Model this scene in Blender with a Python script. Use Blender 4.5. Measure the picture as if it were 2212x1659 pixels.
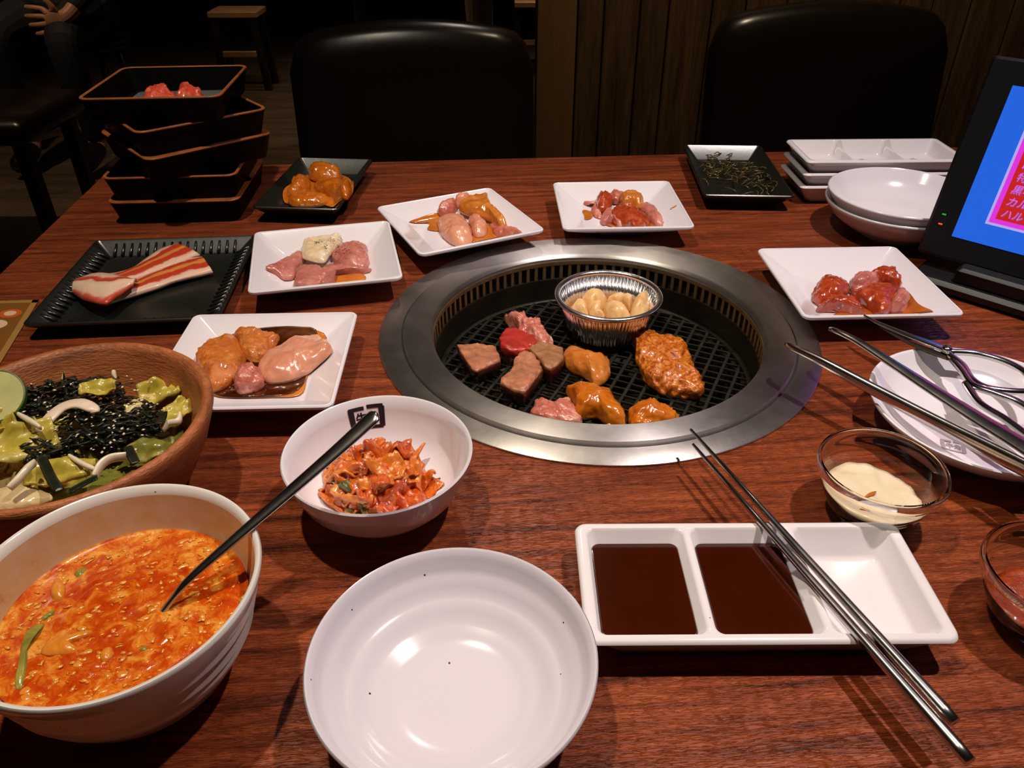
import bpy, math, random
from mathutils import Vector, Matrix, noise

for o in list(bpy.data.objects):
    bpy.data.objects.remove(o, do_unlink=True)
SC = bpy.context.scene
COL = SC.collection
PI = math.pi
R = math.radians
TZ = 0.72                      # height of the table top above the floor

# ---------------------------------------------------------------- camera
FPX, PITCH, ROLL, CH = 1700.0, R(34.15), R(-0.16), 0.38
cam_d = bpy.data.cameras.new('camera')
cam_d.sensor_fit = 'HORIZONTAL'; cam_d.sensor_width = 36.0
cam_d.lens = 36.0 * FPX / 2212.0
cam_d.clip_start = 0.02
cam = bpy.data.objects.new('camera', cam_d); COL.objects.link(cam)
cam.matrix_world = (Matrix.Translation((0, 0, TZ + CH)) @ Matrix.Rotation(PI / 2 - PITCH, 4, 'X')
                    @ Matrix.Rotation(ROLL, 4, 'Z'))
SC.camera = cam

# ---------------------------------------------------------------- world, lamps, exposure
w = bpy.data.worlds.new('world'); SC.world = w; w.use_nodes = True
w.node_tree.nodes['Background'].inputs[0].default_value = (0.9, 0.62, 0.42, 1)
w.node_tree.nodes['Background'].inputs[1].default_value = 0.005
SC.view_settings.view_transform = 'Standard'
SC.view_settings.look = 'None'
SC.view_settings.exposure = 0.22
SC.view_settings.gamma = 1.0
SC.view_settings.use_curve_mapping = False


def spot(name, loc, target, power, color, angle=70, blend=0.6, radius=0.03):
    d = bpy.data.lights.new(name, 'SPOT')
    d.energy = power; d.color = color; d.spot_size = R(angle); d.spot_blend = blend
    d.shadow_soft_size = radius
    o = bpy.data.objects.new(name, d); COL.objects.link(o)
    o.location = loc
    v = Vector(target) - Vector(loc)
    o.rotation_euler = v.to_track_quat('-Z', 'Y').to_euler()
    return o


spot('overhead_spot', (-0.37, 0.50, TZ + 1.62), (-0.30, 0.56, TZ), 54, (1.0, 0.87, 0.68), 66, 0.8, 0.022)
spot('overhead_spot', (0.60, 0.52, TZ + 1.62), (0.38, 0.56, TZ), 74, (1.0, 0.88, 0.84), 60, 0.8, 0.022)
spot('overhead_spot', (0.05, 1.95, TZ + 1.62), (0.05, 0.85, TZ), 15, (1.0, 0.84, 0.72), 64, 0.8)
spot('overhead_spot', (0.42, 1.12, 2.36), (0.42, 1.80, 1.05), 34.0, (1.0, 0.78, 0.52), 62, 0.8)  # unseen spot added to brighten the dark panelled partition
spot('overhead_spot', (-1.3, 3.9, 2.35), (-1.2, 4.0, 0.0), 16, (1.0, 0.70, 0.42), 90, 0.8)  # this and the two spots below are added to light the background
spot('overhead_spot', (-1.9, 2.2, 2.35), (-1.75, 2.9, 0.4), 40, (1.0, 0.72, 0.48), 70, 0.8)
spot('overhead_spot', (0.2, 4.6, 2.35), (-0.1, 4.2, 0.0), 40, (1.0, 0.72, 0.50), 80, 0.8)


def at(x, y, h=0.0):
    """world point where photograph pixel (x, y) meets the plane at height h above the table"""
    a = (x - 1106.0) / FPX; b = -(y - 829.5) / FPX
    c, s = math.cos(ROLL), math.sin(ROLL)
    a, b = c * a - s * b, s * a + c * b
    Y = math.cos(PITCH) + b * math.sin(PITCH); Z = -math.sin(PITCH) + b * math.cos(PITCH)
    t = -(CH - h) / Z
    return Vector((a * t, Y * t, TZ + h))


# ---------------------------------------------------------------- objects
def tag(o, label=None, cat=None, group=None, kind=None):
    if label: o['label'] = label
    if cat: o['category'] = cat
    if group: o['group'] = group
    if kind: o['kind'] = kind
    return o


def thing(name, label, cat, loc=(0, 0, 0), rotz=0.0, group=None):
    o = bpy.data.objects.new(name, None); COL.objects.link(o)
    o.empty_display_size = 0.02
    o.location = loc; o.rotation_euler = (0, 0, rotz)
    return tag(o, label, cat, group)


def mesh(name, VF, mat, smooth=True, uv=None):
    V, F = VF[0], VF[1]
    me = bpy.data.meshes.new(name)
    me.from_pydata([tuple(v) for v in V], [], F)
    me.update()
    import bmesh as _b
    bm = _b.new(); bm.from_mesh(me)
    _b.ops.recalc_face_normals(bm, faces=bm.faces)
    bm.to_mesh(me); bm.free()
    if smooth is not False:
        for p in me.polygons: p.use_smooth = True
        if smooth is not True:
            me.set_sharp_from_angle(angle=R(smooth))
    if uv is not None:
        ul = me.uv_layers.new(name='UVMap')
        for lp in me.loops: ul.data[lp.index].uv = uv[lp.vertex_index]
    for m in (mat if isinstance(mat, (list, tuple)) else [mat]): me.materials.append(m)
    return me


def part(name, VF, mat, parent=None, smooth=True, uv=None, loc=None, rot=None, kind=None, label=None):
    o = bpy.data.objects.new(name, VF if isinstance(VF, bpy.types.Mesh) else mesh(name, VF, mat, smooth, uv))
    COL.objects.link(o)
    if parent is not None: o.parent = parent
    if loc is not None: o.location = loc
    if rot is not None: o.rotation_euler = rot
    if kind: o['kind'] = kind
    if label: o['label'] = label
    return o


def solo(name, label, cat, VF, mat, loc=(0, 0, 0), rot=None, group=None, smooth=True, uv=None, kind=None):
    o = part(name, VF, mat, None, smooth, uv, loc, rot)
    return tag(o, label, cat, group, kind)


def copy_tree(o, parent=None):
    c = o.copy(); COL.objects.link(c)
    if parent is not None: c.parent = parent
    for ch in o.children: copy_tree(ch, c)
    return c


# ---------------------------------------------------------------- geometry makers, all return (verts, faces)
def merge(*parts):
    V, F = [], []
    for v, f in parts:
        k = len(V); V += [Vector(p) for p in v]; F += [tuple(i + k for i in q) for q in f]
    return V, F


def xform(VF, M):
    return [M @ Vector(v) for v in VF[0]], VF[1]


def loft(loops, cap0=True, cap1=True, closed=True):
    V, F = [], []
    n = len(loops[0])
    for l in loops: V += [Vector(p) for p in l]
    for k in range(len(loops) - 1):
        for i in range(n if closed else n - 1):
            j = (i + 1) % n
            F.append((k * n + i, k * n + j, (k + 1) * n + j, (k + 1) * n + i))
    if cap0: F.append(tuple(reversed(range(n))))
    if cap1: F.append(tuple((len(loops) - 1) * n + i for i in range(n)))
    return V, F


def lathe(profile, n=64, wob=None):
    V, F, rings = [], [], []
    for (r, z) in profile:
        if r < 1e-6:
            V.append(Vector((0, 0, z))); rings.append([len(V) - 1])
        else:
            ring = []
            for i in range(n):
                a = 2 * PI * i / n
                rr, zz = (r, z) if wob is None else wob(r, z, a)
                V.append(Vector((rr * math.cos(a), rr * math.sin(a), zz))); ring.append(len(V) - 1)
            rings.append(ring)
    for A, B in zip(rings[:-1], rings[1:]):
        for i in range(n):
            j = (i + 1) % n
            if len(A) == 1 and len(B) == 1: break
            if len(A) == 1: F.append((A[0], B[i], B[j]))
            elif len(B) == 1: F.append((A[i], B[0], A[j]))
            else: F.append((A[i], B[i], B[j], A[j]))
    return V, F


def ring_lathe(profile, n=64):
    """a closed loop profile turned round the axis"""
    V, F = [], []; m = len(profile)
    for i in range(n):
        a = 2 * PI * i / n
        for r, z in profile: V.append(Vector((r * math.cos(a), r * math.sin(a), z)))
    for i in range(n):
        j = (i + 1) % n
        for k in range(m):
            l = (k + 1) % m
            F.append((i * m + k, j * m + k, j * m + l, i * m + l))
    return V, F


def rsq(hx, hy, rad, z, n=5, cx=0, cy=0):
    rad = min(rad, hx * .999, hy * .999)
    P = []
    for (sx, sy, a0) in ((1, 1, 0), (-1, 1, PI / 2), (-1, -1, PI), (1, -1, 1.5 * PI)):
        for i in range(n + 1):
            a = a0 + PI / 2 * i / n
            P.append(Vector((cx + sx * (hx - rad) + rad * math.cos(a), cy + sy * (hy - rad) + rad * math.sin(a), z)))
    return P


def block(x0, x1, y0, y1, z0, z1, bev=0.002, n=2):
    cx, cy, hx, hy = (x0 + x1) / 2, (y0 + y1) / 2, (x1 - x0) / 2, (y1 - y0) / 2
    b = min(bev, hx * .9, hy * .9, (z1 - z0) * .45)
    L = [rsq(hx - b, hy - b, b, z0, n, cx, cy), rsq(hx, hy, b, z0 + b, n, cx, cy),
         rsq(hx, hy, b, z1 - b, n, cx, cy), rsq(hx - b, hy - b, b, z1, n, cx, cy)]
    return loft(L)


def catmull(P, n):
    """closed smooth curve through 2-D points, n samples evenly spaced"""
    m = len(P); pts = []
    for i in range(m):
        p0, p1, p2, p3 = P[i - 1], P[i], P[(i + 1) % m], P[(i + 2) % m]
        for k in range(10):
            t = k / 10
            pts.append(0.5 * ((2 * p1) + (p2 - p0) * t + (2 * p0 - 5 * p1 + 4 * p2 - p3) * t * t
                              + (3 * p1 - p0 - 3 * p2 + p3) * t ** 3))
    L = [0]
    for i in range(len(pts)): L.append(L[-1] + (pts[(i + 1) % len(pts)] - pts[i]).length)
    out = []; j = 0
    for k in range(n):
        s = L[-1] * k / n
        while L[j + 1] < s: j += 1
        f = (s - L[j]) / max(1e-9, L[j + 1] - L[j])
        out.append(pts[j].lerp(pts[(j + 1) % len(pts)], f))
    return out


def smooth_path(P, n):
    out = []; m = len(P)
    for k in range(n + 1):
        s = k / n * (m - 1); i = min(int(s), m - 2); t = s - i
        p0, p1, p2, p3 = P[max(i - 1, 0)], P[i], P[i + 1], P[min(i + 2, m - 1)]
        out.append(0.5 * ((2 * p1) + (p2 - p0) * t + (2 * p0 - 5 * p1 + 4 * p2 - p3) * t * t
                          + (3 * p1 - p0 - 3 * p2 + p3) * t ** 3))
    return out


def tube(path, rad, n=10, ref=Vector((0, 0, 1)), flat=1.0, caps=True):
    """round (flat=1) or flattened tube along a list of points; rad number or function of 0..1"""
    path = [Vector(p) for p in path]
    loops = []; m = len(path)
    for i, p in enumerate(path):
        t = (path[min(i + 1, m - 1)] - path[max(i - 1, 0)]).normalized()
        s = t.cross(ref)
        if s.length < 1e-4: s = t.cross(Vector((1, 0, 0.1)))
        s.normalize(); u = s.cross(t).normalized()
        r = rad(i / (m - 1)) if callable(rad) else rad
        rw, rh = r if isinstance(r, tuple) else (r, r * flat)
        loops.append([p + s * (rw * math.cos(2 * PI * k / n)) + u * (rh * math.sin(2 * PI * k / n)) for k in range(n)])
    return loft(loops, caps, caps)


def sheet(nu, nv, fn, thick):
    """thin solid sheet; fn(u, v) with u, v in 0..1 -> top point"""
    T = [[Vector(fn(i / nu, j / nv)) for j in range(nv + 1)] for i in range(nu + 1)]
    V, F, UV = [], [], []
    for side in (0, 1):
        for i in range(nu + 1):
            for j in range(nv + 1):
                a = T[min(i + 1, nu)][j] - T[max(i - 1, 0)][j]; b = T[i][min(j + 1, nv)] - T[i][max(j - 1, 0)]
                nn = a.cross(b)
                nn = nn.normalized() if nn.length > 1e-12 else Vector((0, 0, 1))
                if nn.z < -.0: pass
                th = thick(i / nu, j / nv) if callable(thick) else thick
                V.append(T[i][j] + nn * (th / 2 if side == 0 else -th / 2)); UV.append((i / nu, j / nv))
    k = (nu + 1) * (nv + 1); ix = lambda i, j: i * (nv + 1) + j
    for i in range(nu):
        for j in range(nv):
            q = (ix(i, j), ix(i + 1, j), ix(i + 1, j + 1), ix(i, j + 1))
            F.append(q); F.append(tuple(k + a for a in reversed(q)))
    for i in range(nu):
        for j in (0, nv):
            a, b = ix(i, j), ix(i + 1, j); F.append((a, b, b + k, a + k))
    for j in range(nv):
        for i in (0, nu):
            a, b = ix(i, j), ix(i, j + 1); F.append((a, b, b + k, a + k))
    return (V, F), UV


def fbm(p, o=5):
    return noise.fractal(p, 0.62, 2.1, o)


def poly(P, n):
    """closed polygon with straight sides and slightly eased corners, n samples"""
    Q = []
    for i in range(len(P)):
        a, b, c = P[i - 1], P[i], P[(i + 1) % len(P)]
        Q += [b.lerp(a, .14), b.lerp(a, .03), b.lerp(c, .03), b.lerp(c, .14)]
    L = [0]
    for i in range(len(Q)): L.append(L[-1] + (Q[(i + 1) % len(Q)] - Q[i]).length)
    out = []; j = 0
    for k in range(n):
        t = L[-1] * k / n
        while L[j + 1] < t: j += 1
        out.append(Q[j].lerp(Q[(j + 1) % len(Q)], (t - L[j]) / max(1e-9, L[j + 1] - L[j])))
    return out


def domed(outline, h, expo=2.6, seed=0, amp=0.0, freq=60, N=48, K=9, ridge=0.0, sharp=False):
    """a piece with the given plan outline (2-D vectors about 0), flat below, rounded or boxy above"""
    P = (poly if sharp else catmull)([Vector(p) for p in outline], N)
    c = sum(P, Vector((0, 0))) / N
    sz = max((p - c).length for p in P)
    rings = [(0.90, 0.0)]
    for k in range(K):
        t = PI / 2 * (k + 0.35) / K
        rings.append((math.cos(t) ** (2 / expo), math.sin(t) ** (2 / expo)))
    V, F = [], []
    so = Vector((seed * 3.17, seed * 1.31, seed * 7.7))
    for (s, z) in rings:
        for p in P:
            q = c + (p - c) * s
            V.append(Vector((q.x, q.y, z * h)))
    V.append(Vector((c.x, c.y, h)))
    m = len(rings)
    for k in range(m - 1):
        for i in range(N):
            j = (i + 1) % N
            F.append((k * N + i, k * N + j, (k + 1) * N + j, (k + 1) * N + i))
    for i in range(N): F.append(((m - 1) * N + i, (m - 1) * N + (i + 1) % N, len(V) - 1))
    F.append(tuple(reversed(range(N))))
    if amp:
        for i, v in enumerate(V):
            d = fbm(Vector((v.x, v.y, v.z * 1.0)) * freq + so)
            if ridge: d = d * (1 - ridge) + ridge * (1 - 2 * abs(noise.noise(v * freq * 0.7 + so)))
            up = min(1.0, v.z / (h * 0.35 + 1e-9))
            r = Vector((v.x - c.x, v.y - c.y, 0)); rl = r.length
            v.z = max(0.0, v.z + d * amp * up)
            if rl > 1e-6 and i < (m - 3) * N: v.x += r.x / rl * d * amp * .8; v.y += r.y / rl * d * amp * .8
    return V, F


def rectfit(c4, h):
    """centre, half sizes and turn of a rectangle from its four corners (back-left, back-right, front-right, front-left)"""
    a, b, c, d = [at(x, y, h) for x, y in c4]
    u = ((b - a) + (c - d)) / 2; v = ((a - d) + (b - c)) / 2
    ang = math.atan2(u.y, u.x) * .5 + (math.atan2(v.y, v.x) - PI / 2) * .5
    return (a + b + c + d) / 4, u.length / 2, v.length / 2, ang


# ---------------------------------------------------------------- materials
def new_mat(name):
    m = bpy.data.materials.new(name); m.use_nodes = True
    nt = m.node_tree
    b = nt.nodes['Principled BSDF']
    return m, nt, b


def c4(c): return (c[0], c[1], c[2], 1)


def ramp(nt, fac, stops):
    r = nt.nodes.new('ShaderNodeValToRGB')
    e = r.color_ramp.elements
    while len(e) < len(stops): e.new(0.5)
    for k, (p, c) in enumerate(stops): e[k].position = p; e[k].color = c4(c)
    nt.links.new(fac, r.inputs[0])
    return r.outputs[0]


def coords(nt, scale=(1, 1, 1), kind='Object', rot=(0, 0, 0)):
    t = nt.nodes.new('ShaderNodeTexCoord'); mp = nt.nodes.new('ShaderNodeMapping')
    mp.inputs['Scale'].default_value = scale; mp.inputs['Rotation'].default_value = rot
    nt.links.new(t.outputs[kind], mp.inputs[0])
    return mp.outputs[0]


def nz(nt, vec, scale, detail=4, rough=0.55, dist=0.0):
    n = nt.nodes.new('ShaderNodeTexNoise')
    n.inputs['Scale'].default_value = scale; n.inputs['Detail'].default_value = detail
    n.inputs['Roughness'].default_value = rough; n.inputs['Distortion'].default_value = dist
    nt.links.new(vec, n.inputs['Vector'])
    return n.outputs['Fac']


def bump(nt, b, fac, strength, dist=0.001):
    n = nt.nodes.new('ShaderNodeBump'); n.inputs['Strength'].default_value = strength
    n.inputs['Distance'].default_value = dist
    nt.links.new(fac, n.inputs['Height']); nt.links.new(n.outputs[0], b.inputs['Normal'])


def mixc(nt, fac, a, b):
    n = nt.nodes.new('ShaderNodeMix'); n.data_type = 'RGBA'
    nt.links.new(fac, n.inputs[0])
    for s, v in ((6, a), (7, b)):
        if isinstance(v, (tuple, list)): n.inputs[s].default_value = c4(v)
        else: nt.links.new(v, n.inputs[s])
    return n.outputs[2]


def plain(name, col, rough=0.5, metal=0.0, spec=0.5, coat=0.0, var=0.0, vs=30, bm=0.0, bs=200):
    m, nt, b = new_mat(name)
    b.inputs['Roughness'].default_value = rough; b.inputs['Metallic'].default_value = metal
    b.inputs['Specular IOR Level'].default_value = spec
    b.inputs['Coat Weight'].default_value = coat; b.inputs['Coat Roughness'].default_value = 0.05
    vec = coords(nt)
    if var:
        f = nz(nt, vec, vs)
        nt.links.new(ramp(nt, f, [(0.3, tuple(c * (1 - var) for c in col)), (0.7, tuple(min(1, c * (1 + var)) for c in col))]),
                     b.inputs['Base Color'])
    else:
        b.inputs['Base Color'].default_value = c4(col)
    if bm: bump(nt, b, nz(nt, vec, bs), bm)
    return m


def food_mat(name, stops, scale=60, rough=0.28, coat=0.35, bm=0.35, bs=180, dist=0.6, sss=0.0, stretch=(1, 1, 1)):
    m, nt, b = new_mat(name)
    vec = coords(nt, stretch)
    f = nz(nt, vec, scale, 5, 0.6, dist)
    nt.links.new(ramp(nt, f, stops), b.inputs['Base Color'])
    b.inputs['Roughness'].default_value = rough
    b.inputs['Coat Weight'].default_value = coat; b.inputs['Coat Roughness'].default_value = 0.12
    if sss:
        b.inputs['Subsurface Weight'].default_value = sss
        b.inputs['Subsurface Radius'].default_value = (0.006, 0.002, 0.001)
        b.inputs['Subsurface Scale'].default_value = 1.0
    if bm: bump(nt, b, nz(nt, vec, bs, 5, 0.6), bm, 0.0015)
    return m


def wood_mat(name, stops, stretch, scale=1.0, rough=0.38, fine=0.5):
    m, nt, b = new_mat(name)
    vec = coords(nt, stretch)
    f1 = nz(nt, vec, 5 * scale, 6, 0.62, 0.5)
    f2 = nz(nt, vec, 42 * scale, 3, 0.6, 0.1)
    mx = nt.nodes.new('ShaderNodeMath'); mx.operation = 'MULTIPLY_ADD'; mx.inputs[1].default_value = 0.42
    nt.links.new(f2, mx.inputs[0]); nt.links.new(f1, mx.inputs[2])
    sb = nt.nodes.new('ShaderNodeMath'); sb.operation = 'SUBTRACT'; sb.inputs[1].default_value = 0.21
    nt.links.new(mx.outputs[0], sb.inputs[0])
    nt.links.new(ramp(nt, sb.outputs[0], stops), b.inputs['Base Color'])
    b.inputs['Roughness'].default_value = rough
    b.inputs['Specular IOR Level'].default_value = 0.45
    if fine:
        v2 = coords(nt, (stretch[0] * 1.0, stretch[1] * 1.0, stretch[2]))
        gr_ = nz(nt, v2, 46 * scale, 3, 0.55)
        mr = nt.nodes.new('ShaderNodeMapRange'); mr.inputs['From Min'].default_value = 0.42; mr.inputs['From Max'].default_value = 0.56
        mr.interpolation_type = 'SMOOTHSTEP'
        nt.links.new(gr_, mr.inputs['Value'])
        bump(nt, b, mr.outputs[0], fine, 0.0007)
    return m


def steel_mat(name, col, rough, aniso=0.0, metal=1.0, scratch=0.05):
    m, nt, b = new_mat(name)
    vec = coords(nt)
    f = nz(nt, vec, 22, 6, 0.65)
    nt.links.new(ramp(nt, f, [(0.25, tuple(c * 0.72 for c in col)), (0.75, col)]), b.inputs['Base Color'])
    b.inputs['Metallic'].default_value = metal
    r = nt.nodes.new('ShaderNodeMapRange'); r.inputs['To Min'].default_value = rough - .06; r.inputs['To Max'].default_value = rough + .1
    nt.links.new(f, r.inputs['Value']); nt.links.new(r.outputs[0], b.inputs['Roughness'])
    if aniso:
        b.inputs['Anisotropic'].default_value = aniso; b.inputs['Anisotropic Rotation'].default_value = 0.25
        t = nt.nodes.new('ShaderNodeTangent'); t.direction_type = 'RADIAL'; t.axis = 'Z'
        nt.links.new(t.outputs[0], b.inputs['Tangent'])
    if scratch: bump(nt, b, nz(nt, vec, 320, 3), scratch, 0.0005)
    return m


def speckled(name, col, spec_col, thr=0.70, scale=170, rough=0.16):
    m, nt, b = new_mat(name)
    vec = coords(nt)
    v = nt.nodes.new('ShaderNodeTexVoronoi'); v.inputs['Scale'].default_value = scale
    nt.links.new(vec, v.inputs['Vector'])
    n = nz(nt, vec, 60, 2)
    lt = nt.nodes.new('ShaderNodeMath'); lt.operation = 'LESS_THAN'; lt.inputs[1].default_value = 0.075
    nt.links.new(v.outputs['Distance'], lt.inputs[0])
    gt = nt.nodes.new('ShaderNodeMath'); gt.operation = 'GREATER_THAN'; gt.inputs[1].default_value = thr
    nt.links.new(n, gt.inputs[0])
    mu = nt.nodes.new('ShaderNodeMath'); mu.operation = 'MULTIPLY'
    nt.links.new(lt.outputs[0], mu.inputs[0]); nt.links.new(gt.outputs[0], mu.inputs[1])
    nt.links.new(mixc(nt, mu.outputs[0], col, spec_col), b.inputs['Base Color'])
    b.inputs['Roughness'].default_value = rough
    b.inputs['Coat Weight'].default_value = 0.4; b.inputs['Coat Roughness'].default_value = 0.06
    return m


def emit(name, col, s=1.0):
    m, nt, b = new_mat(name)
    b.inputs['Base Color'].default_value = (0.01, 0.01, 0.01, 1)
    b.inputs['Emission Color'].default_value = c4(col); b.inputs['Emission Strength'].default_value = s
    b.inputs['Roughness'].default_value = 0.2
    return m


M = {}
M['table'] = wood_mat('table_wood', [(0.27, (0.040, 0.0078, 0.0021)), (0.42, (0.170, 0.0300, 0.0072)), (0.56, (0.280, 0.053, 0.0125)), (0.76, (0.42, 0.100, 0.026))],
                      (1.0, 13.0, 13.0), 1.9, 0.32, 0.9)
M['board'] = wood_mat('wall_wood', [(0.3, (0.04, 0.021, 0.008)), (0.55, (0.10, 0.052, 0.020)), (0.8, (0.17, 0.09, 0.036))], (9, 9, 0.7), 1.2, 0.5, 0.3)
M['post'] = wood_mat('post_wood', [(0.3, (0.15, 0.078, 0.028)), (0.7, (0.20, 0.10, 0.038))], (9, 9, 0.6), 1.0, 0.5, 0.2)
M['floor'] = wood_mat('floor_wood', [(0.3, (0.05, 0.034, 0.02)), (0.7, (0.12, 0.08, 0.045))], (1, 6, 1), 0.5, 0.5, 0.2)
M['wall'] = plain('dark_plaster', (0.02, 0.016, 0.012), 0.8, var=0.2, vs=3)
M['white'] = plain('white_glaze', (0.80, 0.75, 0.80), 0.16, coat=0.5)
M['speck'] = speckled('speckled_white_glaze', (0.68, 0.625, 0.68), (0.07, 0.04, 0.035), 0.58, 120)
M['cream'] = speckled('speckled_cream_glaze', (0.80, 0.745, 0.70), (0.35, 0.2, 0.1), 0.60, 120)
M['black_glaze'] = plain('black_glaze', (0.008, 0.009, 0.007), 0.30, spec=1.0, bm=0.14, bs=60)
M['lacquer'] = plain('black_lacquer', (0.003, 0.0022, 0.002), 0.5, spec=0.08)
M['rim_lacquer'] = plain('worn_lacquer_rim', (0.30, 0.085, 0.02), 0.45, var=0.3, vs=60)
M['steel'] = steel_mat('brushed_steel', (0.66, 0.62, 0.60), 0.40, 0.8)
M['steel_worn'] = steel_mat('worn_steel', (0.60, 0.56, 0.53), 0.40, 0.75)
M['chrome'] = steel_mat('polished_steel', (0.72, 0.70, 0.70), 0.16, 0, 1.0, 0.0)
M['dull'] = steel_mat('dull_steel', (0.68, 0.63, 0.61), 0.20, 0, 1.0, 0.02)
M['soot'] = plain('sooty_steel', (0.035, 0.024, 0.014), 0.48, 0.6, var=0.5, vs=14, bm=0.2, bs=80)
M['slot'] = plain('slot_black', (0.004, 0.004, 0.004), 0.7)
M['ventbar'] = plain('vent_brass', (0.36, 0.24, 0.12), 0.45, 0.8, var=0.3, vs=40)
M['grate'] = plain('grate_iron', (0.060, 0.060, 0.046), 0.27, 0.7, var=0.3, vs=60, bm=0.25, bs=260)
M['foil'] = plain('aluminium_foil', (0.80, 0.78, 0.80), 0.22, 1.0, bm=0.25, bs=160)
M['leather'] = plain('black_leather', (0.010, 0.006, 0.004), 0.26, spec=0.35, bm=0.06, bs=60)
M['dark_wood'] = plain('dark_wood', (0.02, 0.012, 0.007), 0.4)
M['pale_wood'] = plain('pale_wood', (0.55, 0.32, 0.15), 0.4, var=0.2, vs=12)
M['plastic'] = plain('black_plastic', (0.006, 0.006, 0.008), 0.38)
M['clay'] = wood_mat('terracotta', [(0.3, (0.20, 0.055, 0.015)), (0.55, (0.42, 0.125, 0.035)), (0.8, (0.52, 0.18, 0.06))], (2, 2, 9), 2.0, 0.5, 0.4)
M['ink'] = plain('black_ink', (0.006, 0.008, 0.02), 0.3)
M['grey_ink'] = plain('grey_print', (0.36, 0.30, 0.32), 0.35)
M['cloth_black'] = plain('black_cloth', (0.006, 0.006, 0.008), 0.8)
M['cloth_beige'] = plain('beige_cloth', (0.42, 0.28, 0.22), 0.85)
M['skin'] = plain('skin', (0.46, 0.22, 0.12), 0.5)
M['hair'] = plain('dark_hair', (0.01, 0.007, 0.005), 0.5)
rnd = random.Random(11)

# ================================================================ the room
floor = part('floor', block(-4.5, 3.5, -1.6, 9.0, -0.1, 0.0, 0.001, 1), M['floor'], kind='structure', smooth=False)
part('wall_back', block(-4.5, 3.5, 8.6, 8.75, 0.0, 2.6, 0.001, 1), M['wall'], kind='structure', smooth=False)
part('wall_left', block(-4.5, -4.35, -1.6, 8.6, 0.0, 2.6, 0.001, 1), M['wall'], kind='structure', smooth=False)
# panelled partition behind the chairs
WX0, WY = 0.055, 1.80
wr = part('wall_right', block(WX0 + .02, 2.6, WY + .012, WY + .14, 0.0, 2.4, 0.002, 1), M['dark_wood'], kind='structure', smooth=False)
part('trim_1', block(WX0, WX0 + .082, WY - .018, WY + .15, 0.0, 2.4, 0.003, 2), M['post'], kind='structure', smooth=30)
xb = WX0 + .085; k = 0
widths = [.055, .075, .06, .09, .07, .085, .06, .08, .095, .07, .08, .09, .1, .08, .09, .1, .1, .1, .1, .1, .1, .1]
while xb < 2.5 and k < len(widths):
    wd = widths[k]
    part('wall_board', block(xb + .0015, xb + wd - .0015, WY - rnd.uniform(.0, .004), WY + .012, 0.02, 2.39, 0.002, 1), M['board'], wr, 30)
    xb += wd; k += 1

# ================================================================ the table
G = Vector((0.0807, 0.6555, 0))
TROT = R(4.0)
HOLE = 0.192
tab = thing('dining_table', 'long red-brown wood-grain dining table with a round grill set into its top', 'table', (G.x, G.y, 0), TROT)
U0, U1, V0, V1 = -0.628, 1.05, -0.56, 0.508


def holed_top():
    angs = sorted([2 * PI * i / 96 for i in range(96)] + [math.atan2(y, x) % (2 * PI) for x in (U0, U1) for y in (V0, V1)])
    def edge(a, ins):
        c, s = math.cos(a), math.sin(a)
        t = min([((U1 - ins) / c) if c > 1e-9 else ((U0 + ins) / c) if c < -1e-9 else 9, ((V1 - ins) / s) if s > 1e-9 else ((V0 + ins) / s) if s < -1e-9 else 9])
        return c * t, s * t
    L = []
    for z in (TZ - .036, TZ): L.append([Vector((HOLE * math.cos(a), HOLE * math.sin(a), z)) for a in angs])
    for ins, z in ((.0015, TZ), (0, TZ - .0015), (0, TZ - .036)): L.append([Vector((*edge(a, ins), z)) for a in angs])
    V, F = loft(L, False, False)
    n = len(angs); k = 4 * n
    for i in range(n):
        j = (i + 1) % n; F.append((k + i, k + j, j, i))
    return V, F


part('tabletop', holed_top(), M['table'], tab, 30)
for (x, y) in ((U0 + .07, V0 + .07), (U1 - .07, V0 + .07), (U0 + .07, V1 - .07), (U1 - .07, V1 - .07)):
    part('leg', block(x - .03, x + .03, y - .03, y + .03, 0, TZ - .036, 0.003, 2), M['dark_wood'], tab, 30)

# ================================================================ roaster set into the table
ro = thing('table_grill', 'round stainless steel charcoal grill sunk into the middle of the table', 'grill', (G.x, G.y, TZ))
part('flange', ring_lathe([(.1860, .0006), (.2045, .0006), (.2062, .0004), (.2062, .0018), (.2050, .0026), (.1875, .0030), (.1860, .0026)], 144), M['steel_worn'], ro, 40)
part('groove', ring_lathe([(.1835, -.002), (.1860, -.002), (.1860, .0012), (.1835, .0012)], 120), M['slot'], ro, 40)
part('raised_ring', ring_lathe([(.1568, -.003), (.1560, .0008), (.1575, .0032), (.1600, .0042), (.1800, .0060), (.1828, .0058), (.1838, .0040), (.1838, -.004)], 160), M['steel'], ro, 40)
part('vent_backing', ring_lathe([(.1600, -.026), (.1640, -.026), (.1640, -.0035), (.1600, -.0035)], 100), M['slot'], ro, 40)
part('vent_band', ring_lathe([(.1562, -.0075), (.1590, -.0075), (.1590, -.0032), (.1562, -.0032)], 144), M['ventbar'], ro, 40)
bar_me = mesh('vent_bar', block(.1564, .1600, -.0019, .0019, -.0240, -.0072, .0004, 1), M['ventbar'], False)
for i in range(100):
    part('vent_bar', bar_me, None, ro, rot=(0, 0, 2 * PI * (i + .5) / 100))
part('inner_wall', ring_lathe([(.1555, -.024), (.1590, -.024), (.1590, -.056), (.1460, -.060), (.1460, -.056), (.1545, -.0545)], 120), M['soot'], ro, 40)
part('fire_pan', lathe([(.1458, -.056), (.1458, -.120), (.120, -.140), (0, -.142), (0, -.145), (.122, -.144), (.1490, -.122), (.1490, -.058)], 80), M['soot'], ro, 40)
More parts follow.
